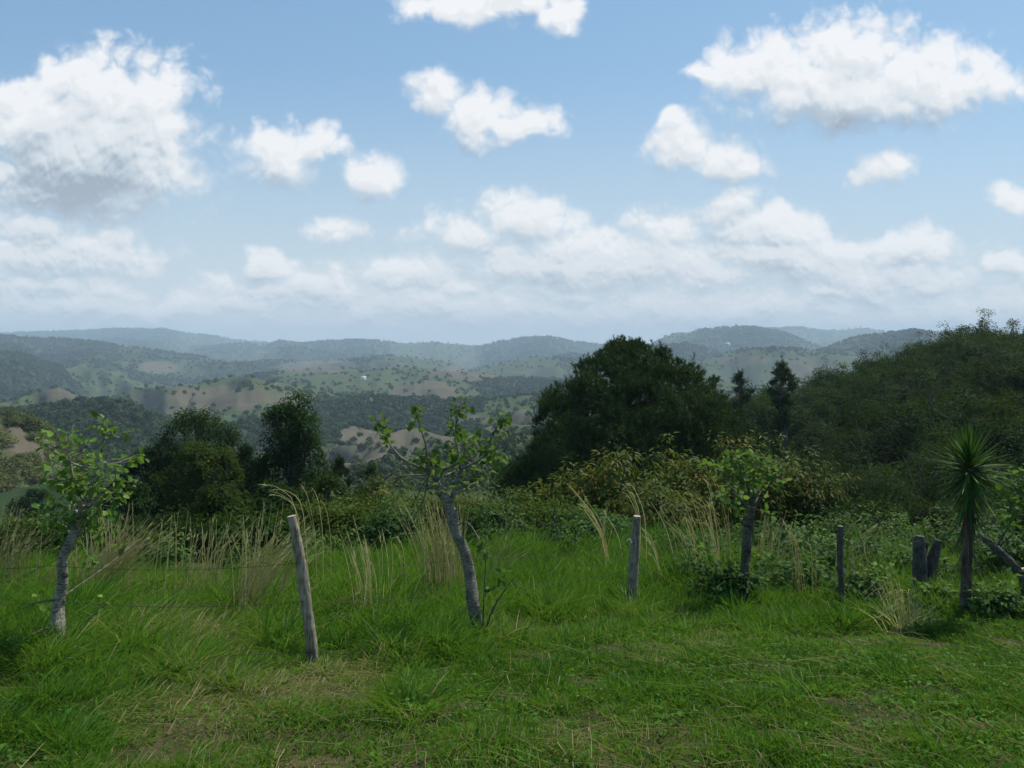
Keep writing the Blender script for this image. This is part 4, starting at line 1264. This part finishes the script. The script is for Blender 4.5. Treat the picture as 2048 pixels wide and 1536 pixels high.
G_W = "leafy green weeds beyond the fence"
for i, (px, py, hw, h, lab) in enumerate([
    (335, 1150, 45, .85, "light green leafy weed between the two straw clumps"),
    (1620, 1150, 70, .95, "bright leafy weed bush between the sawn tree and the thin dark post"),
    (1560, 1190, 55, .6, "low leafy weed at the right foot of the sawn tree"),
    (1760, 1170, 60, .75, "leafy weed between the thin dark post and the split stump"),
    (1890, 1180, 45, .5, "leafy weed between the split stump and the yucca"),
    (1990, 1240, 55, .42, "low leafy weed at the right foot of the yucca"),
    (2040, 1180, 60, .9, "leafy weed at the right edge under the sawn limb"),
    (1390, 1190, 55, .65, "dark leafy weed left of the sawn tree foot"),
    (1350, 1130, 60, .6, "leafy weed right of the thick grey post"),
    (820, 1120, 60, .6, "leafy weed left of the leaning tree trunk"),
    (700, 1120, 60, .65, "leafy weed behind the loose dry stalks"),
    (1680, 1100, 70, 1.0, "leafy weed behind the thin dark post"),
    (1810, 1110, 60, 1.0, "leafy weed behind the split stump"),
    (1960, 1150, 60, .9, "leafy weed right behind the yucca trunk"),
    (660, 1110, 87, 1.38, "green leafy weed between the leaning grey post and the loose dry stalks"),
    (770, 1090, 87, 1.38, "green leafy weed behind the drooping single stalk"),
    (1060, 1085, 87, 1.45, "green leafy weed right of the long slanting stalks"),
    (1120, 1120, 75, 1.16, "green leafy weed in the tall grass left of the thick post"),
    (1210, 1075, 87, 1.52, "green leafy weed behind the thin arching stalks"),
    (1340, 1085, 87, 1.52, "green leafy weed below the rust tinged bushes, right of the thick post"),
    (1480, 1085, 87, 1.59, "green leafy weed straight behind the sawn tree trunk"),
    (1590, 1085, 87, 1.59, "green leafy weed below the olive and rust bush"),
    (930, 1090, 75, 1.16, "green leafy weed just right of the leaning tree trunk"),
    (1400, 1150, 70, 1.0, "dense dark weed below the pale arching stalks"),
    (1560, 1140, 70, 1.05, "dense dark weed between the sawn tree and the bright leafy weed bush"),
    (1655, 1180, 60, .8, "dense dark weed at the left side of the thin dark post"),
    (1735, 1160, 65, 1.0, "dense dark weed just right of the thin dark post"),
    (1795, 1190, 55, .75, "dense dark weed left of the split stump"),
    (1905, 1140, 65, 1.05, "dense dark weed between stump prong and yucca trunk"),
    (2005, 1185, 65, .95, "dense dark weed between the yucca and the sawn limb"),
    (1450, 1215, 55, .6, "dense dark weed at the very foot of the sawn tree"),
    (1850, 1080, 80, 1.3, "dense dark weed bush behind both prongs of the stump"),
    (1950, 1090, 80, 1.3, "dense dark weed bush behind the yucca trunk"),
    (1720, 1075, 80, 1.3, "dense dark weed bush behind the bent over dry stalks"),
    (1450, 1120, 60, .75, "leafy weed behind the left side of the sawn tree foot"),
    (1530, 1110, 60, .85, "leafy weed behind the short straw stalks"),
    (1600, 1200, 60, .5, "low leafy weed halfway from the sawn tree to the thin dark post"),
    (1725, 1215, 55, .5, "low leafy weed at the right foot of the thin dark post"),
    (1870, 1225, 45, .34, "low leafy weed at the left foot of the yucca"),
    (1760, 1120, 60, .9, "leafy weed high behind the gap between dark post and stump"),
    (480, 1165, 60, .6, "leafy weed at the back of the clump beside the leaning grey post"),
    (620, 1130, 60, .7, "leafy weed right of the leaning grey post top"),
    (1010, 1105, 60, .6, "leafy weed behind the long slanting stalks"),
    (1150, 1085, 60, .7, "leafy weed left of the thin arching stalks"),
    (1275, 1090, 60, .7, "leafy weed behind the thick grey post"),
]):
    p = on_ground(px, py)
    rx = hw * p[1] / FPX
    shrub("leafy_weed", p, (rx, rx * .8, h / 1.6), 90, 9, .10, .055, 'rhomb', 'weed', lab, "weed", 780 + i, G_W, .30 if lab.startswith('dense') else .6, .2, droop=.2, cr=.17, lump=.6)

# trees that stand in front of the right hillside
G_G = "grey green small trees at the foot of the right hillside"
for i, (px, top, hw, Y, lab) in enumerate([
    (1680, 905, 75, 31, "feathery grey green tree right of the rust tinged bushes"),
    (1770, 930, 70, 30, "feathery grey green tree left of the yucca"),
    (1860, 900, 70, 34, "dark feathery tree just left behind the yucca crown"),
    (1985, 890, 85, 33, "dark feathery tree right behind the yucca crown"),
    (1620, 960, 70, 27, "low feathery tree above the bright leafy weed bush"),
    (1740, 1000, 70, 25, "low feathery tree behind the thin dark post"),
    (1870, 1000, 80, 26, "low feathery tree behind the split stump"),
    (2060, 960, 80, 27, "feathery tree at the right edge above the sawn limb"),
]):
    p, dm = shrub_at(px, top, 1080, hw, Y)
    shrub("feathery_tree", p, dm, 300, 14, .15, .045, 'rhomb', 'scrub', lab, "tree", 820 + i, G_G, .55, .16, droop=.1, cr=.34)

# broad trees at the left, below the meadow
def round_tree(px, top, hw, Y, mat, tm, label, seed, nc=620, nl=18, L=.20, W_=.11, foot=None, lump=.22, taper=0.0, zscale=1.0, name="broadleaf_tree"):
    rng = np.random.default_rng(seed)
    p = stand(px, Y)
    zt = at(px, top, Y)[2]
    H = zt - p[2]
    rx = hw * Y / FPX
    root = thing(name, p, label, "tree", "trees on the slope below the meadow")
    cm, st = MB(), MB()
    d = rdir(rng, nc)
    h = rng.random(nc) ** .8
    s = int(rng.integers(0, 999))
    az = np.arctan2(d[:, 1], d[:, 0])
    prof = np.sqrt(np.clip(1 - (2 * h - .92) ** 2 * .95, 0.02, 1)) if not taper else np.clip((1.04 - h), 0, 1) ** taper * np.clip(h * 5 + .45, 0, 1)
    lum = 1 + lump * 2 * vnoise(az * 1.6 + 9, h * 6, s) + lump * 1.2 * vnoise(az * 4 + 3, h * 14, s + 5)
    nlob = max(16, nc // 14)
    pick = rng.integers(0, nc, nlob)
    r = rx * prof * lum * np.where(rng.random(nc) < .8, rng.uniform(.85, 1.0, nc), rng.uniform(.3, .8, nc))
    z0 = H * .13
    c = np.stack([np.cos(az) * r, np.sin(az) * r, z0 + (H * .97 - z0) * h], -1)
    lob = c[pick] * np.array([.86, .86, 1])
    lr = rx * rng.uniform(.2, .34, nlob)
    wl = rng.integers(0, nlob, nc)
    dl = rdir(rng, nc)
    dl[:, 2] = np.where(dl[:, 2] < -.4, -dl[:, 2], dl[:, 2])
    inl = rng.random(nc) < .8
    c = np.where(inl[:, None], lob[wl] + dl * lr[wl][:, None] * rng.uniform(.75, 1.0, (nc, 1)), c)
    c[:, 2] = np.clip(c[:, 2], .06 * H, H * 1.0)
    tube(st, [(0, 0, -.4), (.05 * rx, 0, H * .35), (0, .05 * rx, H * .7), (0, 0, H * .93)], np.array([.05, .042, .025, .008]) * H, 8, .4, .08, rng, fine=3)
    for k in range(46):
        e = c[rng.integers(0, nc)]
        b = np.array([0, 0, max(e[2] * .72 - .1 * H, .1 * H)])
        tube(st, [b, (b + e) / 2 + rng.normal(0, .05 * rx, 3), e * np.array([.96, .96, 1])], np.array([.012, .008, .003]) * H, 5, .4, fine=2)
    n = nc * nl
    cc = np.repeat(c, nl, 0)
    dd = rdir(rng, n)
    cr = .10 * rx + .10
    pos = cc + dd * (cr * rng.random(n) ** .4)[:, None]
    ax = dd + rdir(rng, n) * .6 + np.array([0, 0, .15 if taper else -.2])
    ct = np.repeat(np.clip(rng.normal(tm, .12, nc) + np.where(inl, rng.normal(0, .12, nlob)[wl], 0), 0, 1), nl)
    ls = L * rng.uniform(.6, 1.25, n)
    nr = unit(cc - np.array([0, 0, H * .5])) * .5 + np.repeat(np.where(inl[:, None], dl, 0), nl, 0) * .8 + dd * .6 + np.array([0, 0, .3]) + rdir(rng, n) * .45
    leaves(cm, pos, flat_to(ax, nr), nr, ls, ls * W_ / L, np.clip(ct + rng.normal(0, .12, n), 0, 1), 'rhomb')
    cm.build("crown", M[mat], root)
    st.build("trunk", M['twig'], root, True)
    return root

round_tree(390, 826, 92, 52, 'dark', .4, "dark round tree behind the olive tree on the left slope", 901)
round_tree(396, 882, 76, 45, 'olive', .42, "olive green bushy tree in front of the dark round tree", 902, lump=.3)
round_tree(580, 793, 86, 50, 'dark', .35, "tall dark egg shaped tree between the olive tree and the leaning tree", 903, 900, taper=.45, lump=.18)
round_tree(490, 895, 55, 55, 'dark', .3, "low dark tree filling the gap beside the egg shaped tree", 904)
round_tree(290, 905, 55, 50, 'dark', .3, "dark tree left of the olive tree, behind the pale trunked tree crown", 905)
round_tree(655, 955, 60, 40, 'olive', .2, "low olive tree below the right side of the egg shaped tree", 906, 260)
round_tree(545, 975, 70, 38, 'dark', .45, "low dark tree above the leaning grey post", 907, 260)
round_tree(250, 975, 60, 42, 'dark', .35, "low dark tree right behind the pale trunked tree", 908, 240)
round_tree(440, 980, 70, 36, 'olive', .12, "low dull green tree below the olive tree", 909, 260)
round_tree(62, 985, 42, 105, 'dark', .45, "dark round tree standing alone far down the left slope", 910, 260, L=.4, W_=.22)
round_tree(740, 935, 40, 60, 'olive', .3, "small olive tree below the brown field left of the leaning tree", 911, 200)

# ------------------------------------------------------------------ pines
def pine_mesh(rng, H, prof, nt, nn, NL, NW, per=42, lump=.22, limb=60):
    """prof: [(height share, radius)]"""
    hs, rs = np.array(prof, float).T
    nl = max(18, nt // per)                       # boughs: each a cushion of tufts
    h = (np.arange(nl * 3) * .61803 + rng.normal(0, .01, nl * 3)) % 1.0 if per > 20 else rng.random(nl * 3) ** .85
    wgt = np.interp(h, hs, rs)
    keep = rng.random(nl * 3) < np.clip(wgt / rs.max() * 1.1 + .10, 0, 1)
    h, wgt = h[keep][:nl], wgt[keep][:nl]
    nl = len(h)
    az = rng.uniform(0, 2 * np.pi, nl)
    lr = (.10 + .10 * rng.random(nl)) * rs.max() * (1.05 - .55 * h)
    s = int(rng.integers(0, 999))
    deep = np.where(rng.random(nl) < .8, rng.uniform(.9, 1.05, nl), rng.uniform(.15, .8, nl))
    if nl > 100:                                  # boughs spread evenly round the trunk
        az = (np.arange(nl) * 2.39996 + rng.normal(0, .35, nl)) % (2 * np.pi)
    r = np.maximum(wgt - lr * .8, 0) * (1 + lump * 2 * vnoise(az * 2.2 + 5, h * 7, s)) * deep
    lc = np.stack([np.cos(az) * r, np.sin(az) * r, np.minimum(h * H, H - lr * .75)], -1)
    who = rng.integers(0, nl, nt)
    d = rdir(rng, nt)
    d[:, 2] = np.where(d[:, 2] < -.35, -d[:, 2], d[:, 2])
    c = lc[who] + d * (lr[who] * rng.uniform(.55, 1.0, nt))[:, None] * np.array([1.1, 1.1, .8])
    c = np.vstack([c, np.stack([rng.normal(0, .01 * H, 8), rng.normal(0, .01 * H, 8), H * (1 - .03 * np.arange(8))], -1)])
    who = np.r_[who, np.zeros(8, int)]
    nt = len(c)
    d = np.vstack([d, np.tile([0, 0, 1.0], (8, 1))])
    td = unit(d * .7 + np.array([0, 0, .75]) + rdir(rng, nt) * .25)
    lt = rng.normal(.5, .16, nl)
    deep = np.ones(nt)
    cm, st = MB(), MB()
    n = nt * nn
    ln = NL * rng.uniform(.5, 1.1, nt) * np.where((d[:, 2] > .6) & (rng.random(nt) < .25), 1.9, 1.0)
    cc, tt, lr = np.repeat(c, nn, 0), np.repeat(td, nn, 0), np.repeat(ln, nn)
    f = rng.random(n) ** .7
    ax = unit(tt * (.35 + .6 * f)[:, None] + rdir(rng, n) * .8)
    ls = NL * rng.uniform(.65, 1.05, n) * (1 - .3 * f)
    tone = np.clip(np.repeat(lt[who] + rng.normal(0, .1, nt), nn) + rng.normal(0, .08, n), 0, 1)
    leaves(cm, cc + tt * (f * lr)[:, None], ax, rdir(rng, n), ls, NW, tone, 'needle')
    for i in range(0, nt, max(1, nt // 600)):     # the shoots that carry the tufts
        tube(cm, [c[i] - td[i] * NL * .7, c[i] + td[i] * NL * .7], [.012, .008], 4, .4, cap=False)
    tube(st, [(0, 0, -.5), (.02 * H, 0, H * .35), (-.01 * H, .01 * H, H * .7), (0, 0, H * .97)], np.array([.036, .028, .016, .004]) * H, 9, .4, .08, rng, fine=3)
    for i in rng.integers(0, nt, limb):
        ri = math.hypot(c[i][0], c[i][1])
        b = np.array([0, 0, max(c[i][2] - .35 * ri, .08 * H)])
        tube(st, [b, (b * .45 + c[i] * .55) + np.array([0, 0, -.06 * ri]), c[i]], np.array([.011, .007, .003]) * H, 5, .4, .05, rng, fine=3)
    return cm, st

def big_pine():
    rng = np.random.default_rng(71)
    Y = 43.0
    px = 1262
    p = stand(px, Y)
    H = at(px, 690, Y)[2] - p[2]
    m = Y / FPX
    prof = []
    for (row, hw) in [(1075, 220), (1010, 256), (950, 250), (900, 228), (850, 200), (800, 166), (760, 130), (735, 96), (712, 60), (696, 30), (689, 8)]:
        prof.append(((at(px, row, Y)[2] - p[2]) / H, hw * m))
    prof = [(0.0, prof[0][1] * .5)] + prof
    root = thing("pine_tree", p, "large dome shaped pine with candle like shoots right of the middle", "pine tree", "pines on the slope")
    cm, st = pine_mesh(rng, H, prof, 14500, 22, .34, .036, per=25, lump=.16, limb=80)
    cm.build("crown", M['pine'], root)
    st.build("trunk", M['twig'], root, True)
big_pine()

def small_pine(px, top, bot, hw, Y, label, seed, nt=420, nn=18, shape=.75):
    rng = np.random.default_rng(seed)
    p = stand(px, Y)
    H = at(px, top, Y)[2] - p[2]
    m = Y / FPX
    hb = max((at(px, bot, Y)[2] - p[2]) / H, .05)
    prof = [(hb * .8, hw * m * .4), (hb, hw * m)] + [(hb + (1 - hb) * f, hw * m * (1 - f) ** shape) for f in (.2, .4, .6, .8, .95, 1)]
    root = thing("pine_tree", p, label, "pine tree", "pines on the slope")
    cm, st = pine_mesh(rng, H, prof, nt, nn, .010 * Y ** .9, .0008 * Y, per=14, lump=.2, limb=26)
    cm.build("crown", M['pine'], root)
    st.build("trunk", M['twig'], root, True)

small_pine(1482, 750, 800, 25, 95, "small open pine just right of the big pine against the far hills", 72, 420)
small_pine(1566, 724, 790, 29, 85, "cone shaped dark pine at the foot of the right hillside ridge", 73, 700)
small_pine(1430, 758, 880, 42, 50, "young pine touching the right flank of the big pine", 74, 700)
small_pine(678, 925, 965, 24, 58, "small dark pine right of the egg shaped tree", 75, 380)
small_pine(1085, 880, 985, 52, 46, "young pine at the left flank of the big pine", 76, 900)
small_pine(1500, 830, 930, 46, 56, "dark young pine between the big pine and the right hillside", 77, 700)

# ------------------------------------------------------------------ right hillside: scrub trees, copies of a few kinds
def hillside():
    rng = np.random.default_rng(81)
    protos = []
    G = "scrub trees covering the right hillside"
    lab = "dense dark green scrub tree on the steep right hillside"
    for k in range(5):
        r = np.random.default_rng(880 + k)
        root = thing("scrub_tree", (0, 0, 0), lab, "tree", G)
        sx = r.uniform(2.1, 2.8)
        cm, st = shrub_mesh(r, sx, sx, r.uniform(1.7, 2.4), 95, 54, .18, .09, 'rhomb', .40 + .12 * (k % 3) - .04, .16, droop=.1, cr=.50, lump=.6)
        cm.build("crown", M['scrub'], root)
        st.build("trunk", M['twig'], root, True)
        protos.append(root)
    spots = []
    px = rng.uniform(1440, 2130, 9000)
    ys = 36 + 94 * rng.random(9000) ** .8
    xs = (px - 1024) / FPX * ys
    zs, who = terrain(xs, ys, True)
    for x, y, z in zip(xs[who == len(RIDGES) - 1], ys[who == len(RIDGES) - 1], zs[who == len(RIDGES) - 1]):
        if len(spots) >= 290:
            break
        if all((x - a) ** 2 + (y - b) ** 2 > (2.0 + .008 * y) ** 2 for a, b, _ in spots):
            spots.append((x, y, float(z)))
    for i, (x, y, z) in enumerate(spots):
        loc, rot, sc = (x, y, z - .1), rng.uniform(0, 6.28), rng.choice([.7, .9, 1.1, 1.3, 1.6])
        if i < len(protos):
            o = protos[i]
            o.location, o.rotation_euler, o.scale = loc, (0, 0, rot), (sc,) * 3
        else:
            copy_tree(protos[i % len(protos)], loc, rot, sc)
    # ground cover between them
    N = 26000
    px = rng.uniform(1380, 2250, N)
    y = 30 + 105 * rng.random(N) ** .9
    x = (px - 1024) / FPX * y
    z, who = terrain(x, y, True)
    s = (who == len(RIDGES) - 1)
    n = int(s.sum())
    mb = MB()
    K = 5
    c = np.repeat(np.stack([x[s], y[s], z[s]], -1), K, 0)
    d = rdir(rng, n * K)
    pos = c + d * np.array([.7, .7, .5]) + np.array([0, 0, .45])
    L = rng.uniform(.25, .5, n * K)
    leaves(mb, pos, rdir(rng, n * K), np.array([0, 0, 1.0]) + rdir(rng, n * K) * .8, L, L * .45, np.clip(np.repeat(rng.normal(.08, .12, n), K), 0, 1))
    tag(mb.build("undergrowth", M['scrub']), kind='stuff')
hillside()

# ------------------------------------------------------------------ left near hillside bushes
def left_bushes():
    rng = np.random.default_rng(91)
    G = "bushes on the brown hillside at the left edge"
    lab = "yellow green bush on the brown hillside at the left edge"
    protos = []
    for k in range(3):
        r = np.random.default_rng(930 + k)
        root = thing("hillside_bush", (0, 0, 0), lab, "bush", G)
        sx = r.uniform(2.0, 2.8)
        cm, st = shrub_mesh(r, sx, sx, r.uniform(1.4, 2.0), 110, 9, .55, .25, 'rhomb', .55 + .15 * (k - 1), .2, cr=.7, lump=.35)
        cm.build("crown", M['hillbush'], root)
        st.build("stems", M['twig'], root, True)
        protos.append(root)
    i = 0
    px, ys = rng.uniform(-120, 170, 900), rng.uniform(120, 262, 900)
    xs = (px - 1024) / FPX * ys
    zs, who = terrain(xs, ys, True)
    bare = cover(xs, ys, zs, who)[3]
    for x, y, z, w, b in zip(xs, ys, zs, who, bare):
        if w != len(RIDGES) - 2 or rng.random() > np.clip(.75 - b * 1.1, .03, 1):
            continue
        loc, rot, sc = (x, y, float(z) - .2), rng.uniform(0, 6.28), rng.uniform(.6, 1.4)
        if i < 3:
            o = protos[i]
            o.location, o.rotation_euler, o.scale = loc, (0, 0, rot), (sc,) * 3
        else:
            copy_tree(protos[i % 3], loc, rot, sc)
        i += 1
        if i >= 110:
            break
left_bushes()

# ------------------------------------------------------------------ far houses
def house(px, py, w, label, roofmat, seed, d0=1500, d1=5200):
    u, v = px_uv(px, py)
    ys = np.linspace(d0, d1, 3000)
    g = terrain(u * ys, ys)
    hit = np.where(CZ + v * ys <= g)[0]
    Y = ys[hit[0]] if len(hit) else d1
    x = float(u) * Y
    p = (x, Y - 4, tz(x, Y) + 1.0)
    root = thing("farmhouse", p, label, "house", "white houses on the far hills")
    root.rotation_euler = (0, 0, .3 * seed)
    l, h, dp = w / 2, w * .26, w * .3
    mb = MB()
    mb.add([(-l, -dp, -3), (l, -dp, -3), (l, dp, -3), (-l, dp, -3), (-l, -dp, h), (l, -dp, h), (l, dp, h), (-l, dp, h), (-l, 0, h * 1.5), (l, 0, h * 1.5)],
           [(0, 1, 5, 4), (1, 2, 6, 5), (2, 3, 7, 6), (3, 0, 4, 7)], [(5, 6, 9), (7, 4, 8)])
    mb.build("wall", M['white'], root)
    mb = MB()
    e = w * .04
    a, b, c = h * .93, h * 1.52, e
    mb.add([(-l - e, -dp - e, a), (l + e, -dp - e, a), (l + e, 0, b), (-l - e, 0, b), (l + e, dp + e, a), (-l - e, dp + e, a),
            (-l - e, -dp - e, a + c), (l + e, -dp - e, a + c), (l + e, 0, b + c), (-l - e, 0, b + c), (l + e, dp + e, a + c), (-l - e, dp + e, a + c)],
           [(0, 3, 2, 1), (3, 5, 4, 2), (6, 7, 8, 9), (9, 8, 10, 11), (0, 1, 7, 6), (5, 11, 10, 4), (1, 2, 8, 7), (2, 4, 10, 8), (3, 0, 6, 9), (5, 3, 9, 11)])
    mb.build("roof", M[roofmat], root)
house(372, 702, 26, "white house with a pale roof on the far left ridge, left of a pair", 'white', 1)
house(386, 703, 30, "larger white house on the far left ridge, right of a pair", 'roof', 2)
house(448, 702, 20, "small white house right of the pair on the far left ridge", 'roof', 3)
house(525, 696, 26, "white house below the twin blue hilltops", 'roof', 1)
house(1455, 690, 24, "white house below the tall blue hill on the right", 'roof', 2)
house(727, 758, 11, "white house in the valley left of the leaning tree crown", 'roof', 2)
house(1475, 752, 16, "white house in the valley above the small open pine", 'roof', 1)
